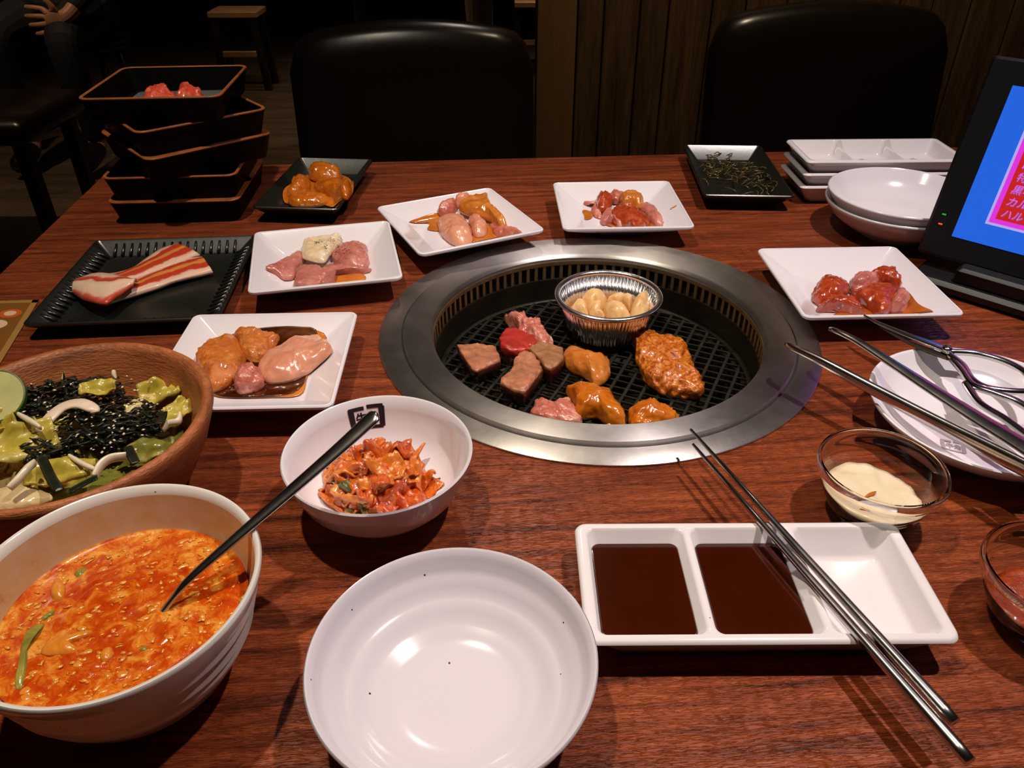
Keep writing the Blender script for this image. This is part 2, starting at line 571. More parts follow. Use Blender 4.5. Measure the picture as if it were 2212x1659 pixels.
part('burner_plate', ring_lathe([(.030, -.105), (.085, -.098), (.110, -.108), (.110, -.112), (.085, -.102), (.030, -.109)], 60), M['soot'], ro, 40)
# grate
GZ = -0.0475       # height of the grate's top
gr = thing('grill_grate', 'black square-mesh iron cooking grate inside the round table grill', 'grate', (G.x, G.y, TZ + GZ))
GR = .1535
part('rim', ring_lathe([(GR - .0045, -.004), (GR, -.004), (GR, -.0004), (GR - .0012, 0), (GR - .0035, 0), (GR - .0045, -.0006)], 120), M['grate'], gr, 40)
for fam, (ang, pitch, hw, zt) in enumerate(((R(65), .0150, .00155, -.0002), (R(-25), .0108, .0008, -.0006))):
    kmax = int(GR / pitch) + 1
    for k in range(-kmax, kmax + 1):
        d = k * pitch + .004
        if abs(d) > GR - .008: continue
        hl = math.sqrt((GR - .003) ** 2 - d * d)
        a = d; steps = max(4, int(hl / .012))
        def ctr(t, d=d, hl=hl, fam=fam):
            wv = .0007 * math.sin(t * hl / .0075 + d * 300) if fam == 1 else 0
            return Vector((t * hl, d + wv, 0))
        loops = []
        for i in range(steps + 1):
            p = ctr(-1 + 2 * i / steps)
            loops.append([p + Vector((0, -hw, -.0032)), p + Vector((0, hw, -.0032)), p + Vector((0, hw, zt - .0005)),
                          p + Vector((0, hw * .5, zt)), p + Vector((0, -hw * .5, zt)), p + Vector((0, -hw, zt - .0005))])
        part('grate_bar', loft(loops), M['grate'], gr, 30, rot=(0, 0, ang))

# ================================================================ food helpers
def crop(ox, oy, s): return lambda P: [(ox + x / s, oy + y / s) for x, y in P]


C6 = crop(360, 320, 2.6976); C8 = crop(960, 580, 3.687); CG = crop(1100, 520, 5.267)
C5 = crop(0, 480, 3.77); CP5 = crop(1640, 500, 3.771); CP3 = crop(1230, 380, 8.193)


def food(name, label, cat, px, h0, h, mat, seed=0, expo=2.4, amp=None, freq=70, group=None, dish=None, N=72, K=14, ridge=0.0, grow=1.0, mid=.45, sink=0.0, rise=0.0, sharp=False):
    P = []
    for x, y in px:
        p = at(x, y, h0 + mid * h)
        if dish is not None:         # follow the sight line down to the dish's own surface
            ca, sa = math.cos(-dish[1]), math.sin(-dish[1]); hh = h0 + mid * h
            for _ in range(8):
                u, v = p.x - dish[0].x, p.y - dish[0].y
                hh = .5 * hh + .5 * (dish[2](ca * u - sa * v, sa * u + ca * v) + mid * h)
                p = at(x, y, hh)
        P.append(p)
    c = sum(P, Vector()) / len(P)
    out = [Vector(((p.x - c.x) * grow, (p.y - c.y) * grow)) for p in P]
    VF = domed(out, h, expo, seed, h * .22 if amp is None else amp, freq, N, K, ridge, sharp)
    base = TZ + h0
    if dish is not None:
        (dc, ang, surf) = dish
        ca, sa = math.cos(-ang), math.sin(-ang)
        for v in VF[0]:
            x, y = c.x + v.x - dc.x, c.y + v.y - dc.y
            v.z += surf(ca * x - sa * y, sa * x + ca * y)
        base = dc.z + sink
    if rise: base += rise
    return solo(name, label, cat, VF, mat, (c.x, c.y, base), None, group)


def scatter_grains(n, pick, size, seed, shape=(1, 1, .6)):
    """many tiny pebbles as one mesh; pick(r) -> Vector or None"""
    r = random.Random(seed); parts = []
    base = [Vector((1, 0, 0)), Vector((-1, 0, 0)), Vector((0, 1, 0)), Vector((0, -1, 0)), Vector((0, 0, 1)), Vector((0, 0, -1))]
    FF = [(0, 2, 4), (2, 1, 4), (1, 3, 4), (3, 0, 4), (2, 0, 5), (1, 2, 5), (3, 1, 5), (0, 3, 5)]
    V, F = [], []
    for _ in range(n):
        p = pick(r)
        if p is None: continue
        s = size * r.uniform(.6, 1.4); m = Matrix.Rotation(r.uniform(0, 6.28), 3, 'Z') @ Matrix.Rotation(r.uniform(-.5, .5), 3, 'X')
        k = len(V)
        V += [p + m @ Vector((b.x * s * shape[0], b.y * s * shape[1], b.z * s * shape[2])) for b in base]
        F += [tuple(k + i for i in f) for f in FF]
    return V, F


# food colours
beef_top = food_mat('seared_beef', [(0.3, (0.19, 0.065, 0.028)), (0.55, (0.36, 0.13, 0.055)), (0.75, (0.50, 0.20, 0.09))], 70, .36, .2, .5, 260)
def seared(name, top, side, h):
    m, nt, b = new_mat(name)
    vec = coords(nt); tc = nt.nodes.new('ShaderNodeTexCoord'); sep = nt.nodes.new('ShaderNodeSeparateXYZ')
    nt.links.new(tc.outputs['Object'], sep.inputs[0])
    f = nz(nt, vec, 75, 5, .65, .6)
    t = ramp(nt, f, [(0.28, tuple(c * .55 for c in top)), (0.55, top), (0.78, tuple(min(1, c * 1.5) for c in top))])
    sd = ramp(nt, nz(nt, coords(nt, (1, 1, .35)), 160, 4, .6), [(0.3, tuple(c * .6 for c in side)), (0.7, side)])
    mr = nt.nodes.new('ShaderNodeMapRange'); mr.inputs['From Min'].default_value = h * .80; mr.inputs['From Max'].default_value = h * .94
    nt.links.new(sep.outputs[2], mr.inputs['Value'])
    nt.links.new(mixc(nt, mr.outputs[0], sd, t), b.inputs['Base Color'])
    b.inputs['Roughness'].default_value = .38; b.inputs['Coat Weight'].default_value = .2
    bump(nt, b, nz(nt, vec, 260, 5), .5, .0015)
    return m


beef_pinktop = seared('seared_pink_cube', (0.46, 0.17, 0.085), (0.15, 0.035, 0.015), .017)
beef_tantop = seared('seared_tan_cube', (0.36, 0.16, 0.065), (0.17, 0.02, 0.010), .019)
beef_red = food_mat('raw_beef_red', [(0.3, (0.30, 0.012, 0.008)), (0.6, (0.48, 0.03, 0.018)), (0.8, (0.62, 0.16, 0.10))], 55, .3, .3, .3, 200)
beef_pink = food_mat('raw_beef_marbled', [(0.25, (0.36, 0.07, 0.045)), (0.5, (0.56, 0.16, 0.11)), (0.68, (0.74, 0.36, 0.27)), (0.8, (0.80, 0.52, 0.40))], 62, .28, .4, .45, 170)
beef_slice = food_mat('sliced_beef', [(0.28, (0.40, 0.10, 0.075)), (0.55, (0.56, 0.19, 0.15)), (0.78, (0.70, 0.36, 0.29))], 48, .3, .4, .35, 150)
chick_pink = food_mat('raw_chicken', [(0.28, (0.60, 0.21, 0.12)), (0.6, (0.72, 0.32, 0.20)), (0.82, (0.80, 0.48, 0.34))], 40, .25, .5, .3, 130)
chick_or = food_mat('sauced_chicken', [(0.28, (0.46, 0.11, 0.012)), (0.55, (0.62, 0.20, 0.03)), (0.8, (0.74, 0.36, 0.12))], 42, .22, .6, .3, 130)
miso_or = food_mat('miso_coated_meat', [(0.28, (0.46, 0.085, 0.004)), (0.55, (0.60, 0.16, 0.010)), (0.82, (0.72, 0.27, 0.04))], 45, .2, .7, .3, 140)
char_or = food_mat('charred_glaze', [(0.30, (0.16, 0.018, 0.002)), (0.42, (0.44, 0.080, 0.006)), (0.56, (0.64, 0.19, 0.016)), (0.76, (0.80, 0.36, 0.07))], 110, .24, .6, .9, 240, 2.2)
kal_red = food_mat('marinated_red_meat', [(0.25, (0.20, 0.018, 0.006)), (0.5, (0.42, 0.05, 0.014)), (0.72, (0.56, 0.13, 0.05)), (0.86, (0.72, 0.34, 0.22))], 60, .18, .8, .5, 170, 1.0)
spice_or = food_mat('spice_dusted_chicken', [(0.25, (0.34, 0.06, 0.006)), (0.5, (0.58, 0.15, 0.015)), (0.8, (0.72, 0.32, 0.08))], 90, .3, .5, .8, 420)
brown_sauce = food_mat('dark_soy_sauce', [(0.36, (0.016, 0.0026, 0.0005)), (0.58, (0.060, 0.010, 0.0015)), (0.8, (0.26, 0.075, 0.010))], 18, .1, .8, .05, 60)
amber_sauce = food_mat('amber_sauce', [(0.3, (0.42, 0.095, 0.007)), (0.7, (0.66, 0.22, 0.030))], 30, .1, .8, .05, 60)
red_sauce = food_mat('red_brown_sauce', [(0.3, (0.30, 0.05, 0.006)), (0.7, (0.52, 0.14, 0.02))], 30, .1, .8, .05, 60)
oil_blob = food_mat('pale_onion_sauce', [(0.3, (0.74, 0.50, 0.26)), (0.7, (0.82, 0.70, 0.52))], 50, .25, .5, .3, 160)
garlic_m = food_mat('garlic_flesh', [(0.25, (0.50, 0.22, 0.05)), (0.45, (0.78, 0.47, 0.19)), (0.8, (0.84, 0.60, 0.32))], 45, .35, .25, .2, 160)
pepper_m = plain('cracked_pepper', (0.02, 0.015, 0.008), 0.6)
spice_m = plain('orange_spice', (0.52, 0.15, 0.02), 0.5, var=.4, vs=90)

# ---- pieces on the grate
gz = GZ + .0004
food('grilling_meat', 'pink marbled beef strip at the back left of the grate', 'meat', C8([(470, 355), (560, 370), (610, 345), (660, 400), (720, 395), (800, 480), (865, 560), (860, 610), (810, 635), (750, 600), (700, 570), (640, 560), (590, 540), (575, 470), (510, 420)]), gz, .018, beef_pink, 3, 2.2, .0042, 75)
food('grilling_meat', 'bright red raw beef cube on the grate', 'meat', C8([(430, 600), (490, 530), (560, 535), (720, 590), (735, 660), (690, 700), (600, 720), (520, 715), (450, 680)]), gz, .019, beef_red, 5, 14, .0012, 60, sharp=True)
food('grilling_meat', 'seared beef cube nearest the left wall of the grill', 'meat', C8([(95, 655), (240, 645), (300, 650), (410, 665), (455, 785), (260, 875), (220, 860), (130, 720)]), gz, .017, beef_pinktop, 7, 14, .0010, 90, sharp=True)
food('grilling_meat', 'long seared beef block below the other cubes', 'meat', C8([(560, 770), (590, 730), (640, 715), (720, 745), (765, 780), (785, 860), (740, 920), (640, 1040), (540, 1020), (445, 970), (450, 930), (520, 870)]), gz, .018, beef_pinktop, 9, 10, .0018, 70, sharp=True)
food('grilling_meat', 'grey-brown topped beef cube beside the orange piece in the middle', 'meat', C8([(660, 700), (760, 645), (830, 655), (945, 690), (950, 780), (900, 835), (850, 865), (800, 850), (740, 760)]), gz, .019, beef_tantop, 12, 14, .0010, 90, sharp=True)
food('grilling_meat', 'smooth orange chicken piece in the middle of the grate', 'meat', C8([(935, 660), (990, 625), (1060, 635), (1180, 690), (1240, 715), (1310, 705), (1325, 770), (1300, 850), (1240, 895), (1190, 890), (1120, 830), (1010, 780), (940, 720)]), gz, .018, chick_or, 14, 2.2, .002, 55)
food('grilling_meat', 'large crinkled amber glazed slab at the right of the grate', 'meat', C8([(1500, 560), (1560, 515), (1640, 520), (1700, 545), (1840, 570), (1920, 640), (1950, 720), (1990, 830), (2050, 900), (2055, 960), (1990, 1000), (1850, 980), (1740, 960), (1650, 900), (1590, 850), (1560, 760), (1540, 700), (1530, 620)]), gz, .017, char_or, 17, 3.2, .0046, 150, N=150, K=26, ridge=.75)
food('grilling_meat', 'glossy orange folded piece at the front of the grate', 'meat', C8([(965, 945), (1000, 920), (1090, 910), (1220, 930), (1310, 970), (1360, 1020), (1380, 1060), (1440, 1130), (1445, 1210), (1400, 1225), (1290, 1190), (1240, 1150), (1140, 1145), (1060, 1160), (1030, 1120), (1025, 1020)]), gz, .021, miso_or, 19, 2.3, .0025, 55)
food('grilling_meat', 'orange lumpy piece at the front right edge of the grate', 'meat', C8([(1460, 1110), (1530, 1080), (1560, 1045), (1620, 1030), (1680, 1060), (1720, 1080), (1800, 1120), (1845, 1160), (1850, 1205), (1780, 1235), (1600, 1245), (1500, 1240), (1465, 1180)]), gz, .017, miso_or, 23, 2.3, .003, 70)
food('grilling_meat', 'flat raw pink slice at the front left edge of the grate', 'meat', C8([(690, 1130), (735, 1040), (790, 1060), (850, 1075), (920, 1055), (1000, 1045), (1030, 1100), (1080, 1160), (1105, 1210), (1095, 1235), (950, 1225), (800, 1200), (700, 1170)]), gz, .011, beef_pink, 27, 3, .0025, 70)
food('meat_scrap', 'tiny pale meat scrap between the orange pieces on the grate', 'meat', C8([(1285, 1215), (1330, 1205), (1365, 1235), (1340, 1260), (1300, 1255)]), gz, .006, garlic_m, 31, 2.2)

# ---- foil cup with garlic
fc = thing('foil_cup', 'crimped aluminium foil cup standing on the grate', 'cup', (.1015, .736, TZ + gz))
def pleat(r, z, a):
    k = max(0, min(1, (r - .038) / .006)) * (1 if z < .0375 else .25)
    return r + k * .0011 * math.sin(72 * a + 1.3 * math.sin(5 * a)), z
part('wall', lathe([(0, .0003), (.0395, .0003), (.0410, .0015), (.0455, .018), (.0512, .0385), (.0509, .0389), (.0450, .018), (.0404, .0018), (.0390, .0008), (0, .0008)], 288, pleat), M['foil'], fc, True)
part('rim', ring_lathe([(.0506, .0385), (.0520, .0372), (.0560, .0385), (.0572, .0405), (.0560, .0425), (.0530, .0428), (.0508, .0410)], 144), M['foil'], fc, True)
gl = 'garlic cloves in the foil cup'
solo('garlic_oil', 'brown oil pool under the garlic in the foil cup', 'oil', lathe([(0, 0), (.0385, 0), (.0425, .0145), (0, .0150)], 48), amber_sauce, (.1015, .736, TZ + gz + .0012))
cups = [('large smooth garlic clove at the back of the foil cup', [(795, 650), (850, 580), (960, 530), (1060, 550), (1120, 590), (1100, 660), (1000, 700), (920, 715), (860, 680)], .022),
        ('small garlic clove at the left wall of the foil cup', [(700, 720), (740, 670), (800, 655), (860, 690), (905, 750), (905, 800), (860, 805), (760, 760)], .018),
        ('browned round garlic clove at the front of the foil cup', [(915, 740), (960, 690), (1030, 660), (1080, 680), (1060, 760), (1020, 800), (960, 800), (920, 780)], .017),
        ('broad speckled garlic clove in the middle front of the foil cup', [(1065, 700), (1150, 660), (1260, 690), (1340, 740), (1400, 820), (1300, 835), (1200, 835), (1120, 790)], .020),
        ('slim garlic clove half buried at the back of the foil cup', [(1110, 640), (1180, 620), (1320, 590), (1330, 610), (1240, 680), (1150, 665)], .014),
        ('small browned garlic clove beside the upright clove', [(1250, 650), (1330, 600), (1410, 620), (1400, 680), (1370, 720)], .018),
        ('upright garlic clove with oily beads at the right wall of the foil cup', [(1375, 750), (1400, 680), (1480, 590), (1560, 545), (1610, 555), (1610, 620), (1580, 720), (1540, 780), (1450, 810), (1390, 800)], .026),
        ('sliver of garlic at the front rim of the foil cup', [(930, 815), (1060, 800), (1080, 832), (980, 828)], .012)]
for i, (lb, px, h) in enumerate(cups):
    food('garlic_clove', lb, 'garlic', CG(px), gz + .0145, h, garlic_m, 40 + i, 2.1, .0012, 60, gl, N=36, K=8, mid=.7)

# ================================================================ square dishes
def dish_loops(hx, hy, H, fx, fy, lip=.003, rad=.006, foot=1.0, fl=.0050):
    gx, gy = fx * foot, fy * foot
    L = [rsq(gx * .93, gy * .93, rad, .0012), rsq(gx * .93, gy * .93, rad, 0), rsq(gx, gy, rad, 0), rsq(gx + .0015, gy + .0015, rad, .002),
         rsq(hx - .0015, hy - .0015, rad * 1.2, H - .0045), rsq(hx, hy, rad * 1.25, H - .0028), rsq(hx, hy, rad * 1.25, H - .001), rsq(hx - .0010, hy - .0010, rad * 1.1, H),
         rsq(hx - lip + .0006, hy - lip + .0006, rad * .9, H), rsq(hx - lip - .0008, hy - lip - .0008, rad * .8, H - .0015),
         rsq(fx + .002, fy + .002, rad * .55, fl + .0012), rsq(fx, fy, rad * .5, fl), rsq(fx * .5, fy * .5, rad * .5, fl - .0003)]
    return loft(L)


dish_me = mesh('square_dish', dish_loops(.0750, .0750, .0280, .044, .044, foot=.66, fl=.0110), M['white'], 28)


def sq_surf(fx, fy, sx, sy, H, fl=.0054):
    """height of the dish's inside over its middle"""
    def f(u, v):
        t = max((abs(u) - fx) / sx, (abs(v) - fy) / sy)
        return fl + max(0, min(1.0, t)) * (H - fl)
    return f


S_SURF = sq_surf(.044, .044, .0270, .0270, .0265, .0113)
DISH = {}
for key, c4px, lb in (('p1', [(418, 676), (763, 676), (695, 884), (330, 884)], 'white square dish of spiced chicken in dark sauce, beside the clay bowl'),
                      ('p2', [(551, 500), (838, 475), (867, 602), (539, 635)], 'white square dish of peppered beef slices with a pale sauce'),
                      ('p4', [(817, 446), (1061, 406), (1159, 495), (919, 552)], 'white square dish of pink chicken, tilted behind the grill'),
                      ('p3', [(1195, 393), (1453, 387), (1497, 490), (1210, 502)], 'white square dish with a small heap of marinated meat, straight behind the grill'),
                      ('p5', [(1636, 536), (1933, 530), (2085, 680), (1738, 690)], 'white square dish of glossy red meat at the right of the grill')):
    c, hx, hy, ang = rectfit(c4px, .0275)
    c.z = TZ
    o = part('square_dish', dish_me, None, None, loc=c, rot=(0, 0, ang))
    tag(o, lb, 'dish', 'white square meat dishes')
    DISH[key] = (c.copy(), ang, S_SURF)

# dish p1
d = DISH['p1']
food('sauce_puddle', 'dark brown sauce pooled under the spiced chicken', 'sauce', C6([(190, 1270), (210, 1190), (290, 1120), (420, 1075), (520, 1050), (640, 1045), (800, 1045), (890, 1065), (930, 1090), (930, 1130), (905, 1200), (850, 1270), (820, 1340), (780, 1440), (600, 1455), (380, 1458), (265, 1440), (225, 1380)]), .006, .0010, amber_sauce, 1, 5, .0001, 40, dish=d, N=64, K=5)
food('sauce_puddle', 'dark brown soy pooled inside the amber sauce of the spiced chicken dish', 'sauce', C6([(200, 1290), (240, 1200), (310, 1120), (470, 1060), (620, 1038), (780, 1038), (880, 1065), (865, 1190), (815, 1300), (805, 1370), (740, 1430), (600, 1450), (380, 1455), (270, 1430), (225, 1370)]), .006, .0017, brown_sauce, 1, 5, .0002, 40, dish=d, N=64, K=5)
food('chicken_piece', 'orange spice-crusted chicken piece at the left of the saucy dish', 'chicken', C6([(180, 1250), (200, 1160), (290, 1115), (400, 1125), (445, 1210), (425, 1290), (330, 1360), (240, 1370)]), .008, .015, spice_or, 51, 2.3, .0022, 60, dish=d, sink=.001, grow=1.12)
food('chicken_piece', 'orange chicken piece lying at the back of the saucy dish', 'chicken', C6([(400, 1085), (480, 1055), (600, 1075), (640, 1105), (590, 1190), (510, 1225), (445, 1190), (420, 1120)]), .008, .012, spice_or, 53, 2.4, .0022, 60, dish=d, sink=.001, grow=1.12)
food('chicken_piece', 'long pale pink chicken fillet at the right of the saucy dish', 'chicken', C6([(530, 1250), (640, 1160), (760, 1100), (880, 1085), (955, 1125), (965, 1160), (880, 1240), (820, 1290), (740, 1330), (640, 1350), (560, 1340)]), .008, .015, chick_pink, 55, 2.4, .002, 45, dish=d, sink=.001, grow=.98)
food('chicken_piece', 'small frilly pink chicken nub at the front of the saucy dish', 'chicken', C6([(385, 1320), (420, 1285), (500, 1280), (550, 1310), (560, 1360), (500, 1395), (420, 1400), (390, 1370)]), .008, .016, beef_pink, 57, 2.2, .0026, 110, dish=d, sink=.001)
def on_dish(dd, pts, spread, dz, h=.009):
    P = [at(x, y, h) for x, y in pts]   # grains about these spots
    def pick(r):
        p = r.choice(P) + Vector((r.gauss(0, spread), r.gauss(0, spread), 0))
        q = Matrix.Rotation(-dd[1], 3, 'Z') @ (p - dd[0])
        return Vector((p.x, p.y, dd[0].z + dd[2](q.x, q.y) + dz))
    return pick
solo('spice_grains', 'orange spice grains scattered through the dark sauce', 'spice', scatter_grains(420, on_dish(d, C6([(400, 1405), (470, 1410), (540, 1395), (340, 1390), (600, 1370), (500, 1395), (470, 1215), (500, 1190)]), .0036, .0022), .0006, 3), spice_m, kind='stuff')

# dish p2
d = DISH['p2']
food('sauce_puddle', 'yellow sauce puddle under the peppered beef', 'sauce', C6([(720, 740), (840, 690), (920, 690), (1000, 735), (1060, 725), (1145, 735), (1150, 765), (990, 785), (840, 795)]), .006, .0018, amber_sauce, 2, 5, .0002, 40, dish=d)
food('beef_slice', 'left pointed beef slice in the peppered dish', 'beef', C6([(575, 690), (620, 675), (700, 640), (790, 600), (805, 640), (765, 690), (740, 745), (680, 755), (620, 715)]), .007, .009, beef_slice, 61, 2.6, .0016, 70, dish=d)
food('beef_slice', 'front beef slice lying in the yellow sauce', 'beef', C6([(740, 775), (775, 690), (860, 685), (935, 720), (920, 785), (760, 808)]), .007, .010, beef_slice, 62, 2.8, .0016, 70, dish=d)
food('beef_slice', 'right back beef slice dusted with pepper', 'beef', C6([(960, 620), (1010, 560), (1150, 550), (1170, 600), (1170, 670), (1090, 690), (1000, 670)]), .007, .013, beef_slice, 63, 2.6, .0018, 70, dish=d)
food('beef_slice', 'right front beef slice curling over the yellow sauce', 'beef', C6([(890, 700), (1000, 680), (1175, 690), (1180, 705), (1080, 720), (990, 725), (970, 780), (900, 795)]), .007, .010, beef_slice, 64, 2.6, .0018, 70, dish=d)
food('onion_sauce', 'pale creamy sauce dollop on top of the peppered beef', 'sauce', C6([(790, 655), (800, 580), (860, 545), (960, 530), (1020, 530), (1010, 590), (960, 640), (920, 690), (840, 680)]), .014, .008, oil_blob, 65, 2.2, .0016, 70, dish=d, rise=.007)
solo('pepper_grains', 'cracked pepper grains on the pale sauce', 'pepper', scatter_grains(110, on_dish(d, C6([(890, 575), (930, 570), (970, 560), (930, 600), (1000, 600), (1050, 620), (990, 640), (1010, 560)]), 0.0026, .0162, .022), .0006, 5), pepper_m, kind='stuff')

# dish p4
d = DISH['p4']
food('sauce_puddle', 'orange sauce streak at the left of the pink chicken', 'sauce', C6([(1410, 432), (1460, 408), (1590, 378), (1620, 430), (1600, 480), (1520, 474), (1535, 445), (1480, 428)]), .006, .0012, amber_sauce, 3, 5, .0001, 40, dish=d, N=64, K=5)
food('sauce_puddle', 'orange sauce pooled at the front under the pink chicken', 'sauce', C6([(1640, 525), (1720, 556), (1930, 518), (1985, 480), (1900, 440), (1760, 440), (1680, 470)]), .006, .0012, amber_sauce, 33, 5, .0001, 40, dish=d, N=64, K=5)
for lb, px, h, m, s, rz in (('plump pale chicken lump at the front left of the tilted dish', [(1575, 430), (1610, 390), (1680, 380), (1740, 400), (1780, 480), (1770, 530), (1690, 545), (1620, 500)], .016, chick_pink, 71, 0),
                            ('squared pale chicken piece behind the plump lump', [(1585, 330), (1640, 300), (1690, 310), (1685, 350), (1630, 385), (1580, 370)], .014, beef_pink, 72, 0),
                            ('pale chicken end at the back of the tilted dish', [(1670, 300), (1700, 265), (1780, 270), (1750, 320), (1690, 330)], .012, chick_pink, 73, 0),
                            ('orange-sauced chicken strip on top of the heap', [(1700, 340), (1770, 280), (1860, 270), (1880, 310), (1930, 370), (1985, 440), (1950, 465), (1890, 420), (1820, 400), (1750, 385)], .016, chick_or, 74, .004),
                            ('curled pale chicken piece in the middle of the tilted dish', [(1760, 410), (1800, 390), (1860, 430), (1865, 480), (1800, 495), (1770, 450)], .015, chick_pink, 75, 0),
                            ('flat chicken strip reaching the right front of the tilted dish', [(1880, 430), (1960, 450), (2060, 478), (2060, 495), (1960, 512), (1910, 490)], .009, beef_pink, 76, 0)):
    food('chicken_piece', lb, 'chicken', C6(px), .008, h, m, s, 2.2, .002, 55, 'chicken pieces on the tilted dish', dish=d, rise=rz)

# dish p3
d = DISH['p3']
food('sauce_drop', 'small orange sauce drop beside the heap of marinated meat', 'sauce', CP3([(225, 610), (300, 600), (390, 640), (420, 700), (370, 760), (270, 770), (260, 700)]), .006, .0012, amber_sauce, 4, 5, .0001, 40, dish=d, N=32, K=6)
food('sauce_puddle', 'red-brown sauce under the heap of marinated meat', 'sauce', CP3([(560, 780), (800, 700), (1300, 700), (1640, 800), (1600, 880), (1200, 905), (800, 905), (620, 850)]), .006, .0018, red_sauce, 5, 5, .0002, 40, dish=d)
for lb, px, h, m, s, rz in (('rolled dark red meat slice at the left of the heap', [(470, 440), (520, 350), (640, 320), (760, 390), (780, 470), (680, 560), (580, 590), (490, 550)], .016, kal_red, 81, .002),
                            ('pink meat strip sticking out at the left of the heap', [(260, 440), (460, 410), (560, 430), (580, 560), (560, 720), (450, 700), (390, 610), (430, 490), (290, 490)], .006, beef_pink, 82, 0),
                            ('pale pink meat slice at the back of the heap', [(640, 350), (760, 285), (900, 330), (1010, 360), (900, 440), (740, 430)], .013, beef_pink, 83, .001),
                            ('orange-brown meat slice on top of the heap', [(900, 400), (1020, 340), (1130, 305), (1230, 360), (1310, 470), (1260, 560), (1080, 520), (930, 500)], .017, chick_or, 84, .003),
                            ('glossy red meat slice in the middle of the heap', [(720, 640), (880, 500), (1080, 490), (1210, 560), (1250, 700), (1420, 760), (1380, 880), (1130, 900), (900, 850), (760, 760)], .014, kal_red, 85, .001),
                            ('frilled meat slice at the front left of the heap', [(540, 720), (640, 600), (740, 590), (720, 720), (850, 820), (1080, 890), (900, 890), (760, 790), (600, 820)], .010, beef_slice, 86, 0),
                            ('long pinkish meat slice at the right of the heap', [(1220, 520), (1360, 480), (1500, 560), (1650, 720), (1660, 800), (1600, 850), (1480, 800), (1340, 680)], .012, beef_slice, 87, 0)):
    food('marinated_meat', lb, 'meat', CP3(px), .008, h, m, s, 2.4, .0018, 75, 'marinated meat slices on the dish behind the grill', dish=d, rise=rz)
food('sauce_drop', 'thin sauce streak near the right corner of the dish behind the grill', 'sauce', CP3([(1790, 580), (1890, 520), (1895, 530), (1800, 590)]), .012, .0008, amber_sauce, 6, 5, 0, 40, dish=d, N=24, K=5)

# dish p5
d = DISH['p5']
food('sauce_puddle', 'red-brown sauce running to the right under the glossy meat', 'sauce', CP5([(800, 620), (1000, 480), (1180, 470), (1300, 590), (1420, 650), (1300, 668), (900, 676), (600, 680)]), .006, .0018, red_sauce, 7, 5, .0002, 40, dish=d)
for lb, px, h, m, s, rz in (('knobbly red meat piece at the back left of the right dish', [(440, 510), (470, 420), (540, 375), (650, 375), (720, 410), (740, 470), (700, 520), (620, 545), (510, 560)], .017, kal_red, 91, 0),
                            ('bumpy red meat piece at the front left of the right dish', [(470, 630), (520, 570), (600, 540), (720, 550), (830, 590), (850, 650), (740, 680), (530, 685)], .014, kal_red, 92, 0),
                            ('pale fatty meat slice at the back of the right dish', [(745, 400), (780, 370), (900, 360), (980, 400), (940, 455), (850, 475), (770, 470)], .017, beef_slice, 93, .001),
                            ('rolled red meat slice at the back right of the right dish', [(870, 365), (1000, 325), (1130, 350), (1160, 420), (1110, 450), (1020, 430), (960, 410)], .020, kal_red, 94, .001),
                            ('large glossy red meat piece in the middle of the right dish', [(760, 500), (850, 450), (1000, 440), (1110, 470), (1110, 560), (1060, 650), (1000, 650), (940, 620), (850, 560)], .018, kal_red, 95, 0),
                            ('striped fatty meat slice at the right of the right dish', [(1060, 600), (1120, 500), (1190, 500), (1230, 560), (1200, 640), (1100, 660)], .016, beef_slice, 96, 0)):
    food('marinated_meat', lb, 'meat', CP5([(x_, min(y_, 640 - .08 * abs(x_ - 850))) for x_, y_ in px]), .008, h, m, s, 2.4, .0022, 80, 'glossy meat pieces on the right dish', dish=d, rise=rz)

# ---- black plates
def black_dish(c4px, H, lb, flat=.62, name='black_dish', ribs=False):
    c, hx, hy, ang = rectfit(c4px, H); c.z = TZ
    fx, fy = hx - .0198, hy - .0198
    t = thing(name, lb, 'dish', c, ang)
    part('dish_body', dish_loops(hx, hy, H, fx, fy, .003, .005), M['black_glaze'], t, 28)
    if ribs:   # scalloped border between rim and well
        for k in range(4):
            L = hx if k % 2 == 0 else hy; W = hy if k % 2 == 0 else hx
            n = int(2 * (L - .02) / .0085)
            for i in range(n):
                p = -L + .02 + (i + .5) * 2 * (L - .02) / n
                rib = tube([(p, W - .0055, H - .0036), (p, W - .012, H * .62), (p, W - .0205, .0075)], .0017, 6)
                part('rib', xform(rib, Matrix.Rotation(k * PI / 2, 4, 'Z')), M['black_glaze'], t, True)
    return c, ang, sq_surf(fx, fy, .0155, .0155, H - .0015)


d = black_dish([(643, 338), (808, 345), (727, 450), (545, 448)], .022, 'black glazed dish of orange coated tripe next to the lacquer boxes')
food('sauce_puddle', 'orange miso sauce under the tripe on the black dish', 'sauce', C6([(680, 300), (700, 220), (860, 130), (1060, 170), (1090, 230), (1040, 300), (900, 325), (740, 325)]), .006, .003, miso_or, 8, 4, .0003, 40, dish=d)
for lb, px, h, s, rz in (('oval orange tripe piece on top of the black dish heap', [(815, 140), (850, 105), (960, 100), (1030, 145), (1010, 175), (900, 185), (830, 170)], .020, 101, .004),
                         ('orange tripe piece at the left of the black dish heap', [(690, 250), (720, 190), (790, 160), (840, 180), (840, 230), (780, 260), (720, 270)], .018, 102, 0),
                         ('large orange tripe piece at the right of the black dish heap', [(860, 180), (1000, 160), (1070, 190), (1085, 240), (1040, 280), (930, 265), (850, 225)], .020, 103, 0),
                         ('orange tripe piece at the front of the black dish heap', [(690, 295), (790, 250), (880, 270), (980, 290), (900, 322), (740, 325)], .013, 104, 0)):
    food('tripe_piece', lb, 'tripe', C6(px), .009, h, miso_or, s, 2.2, .002, 55, 'orange tripe pieces on the black dish', dish=d, rise=rz, grow=.90)

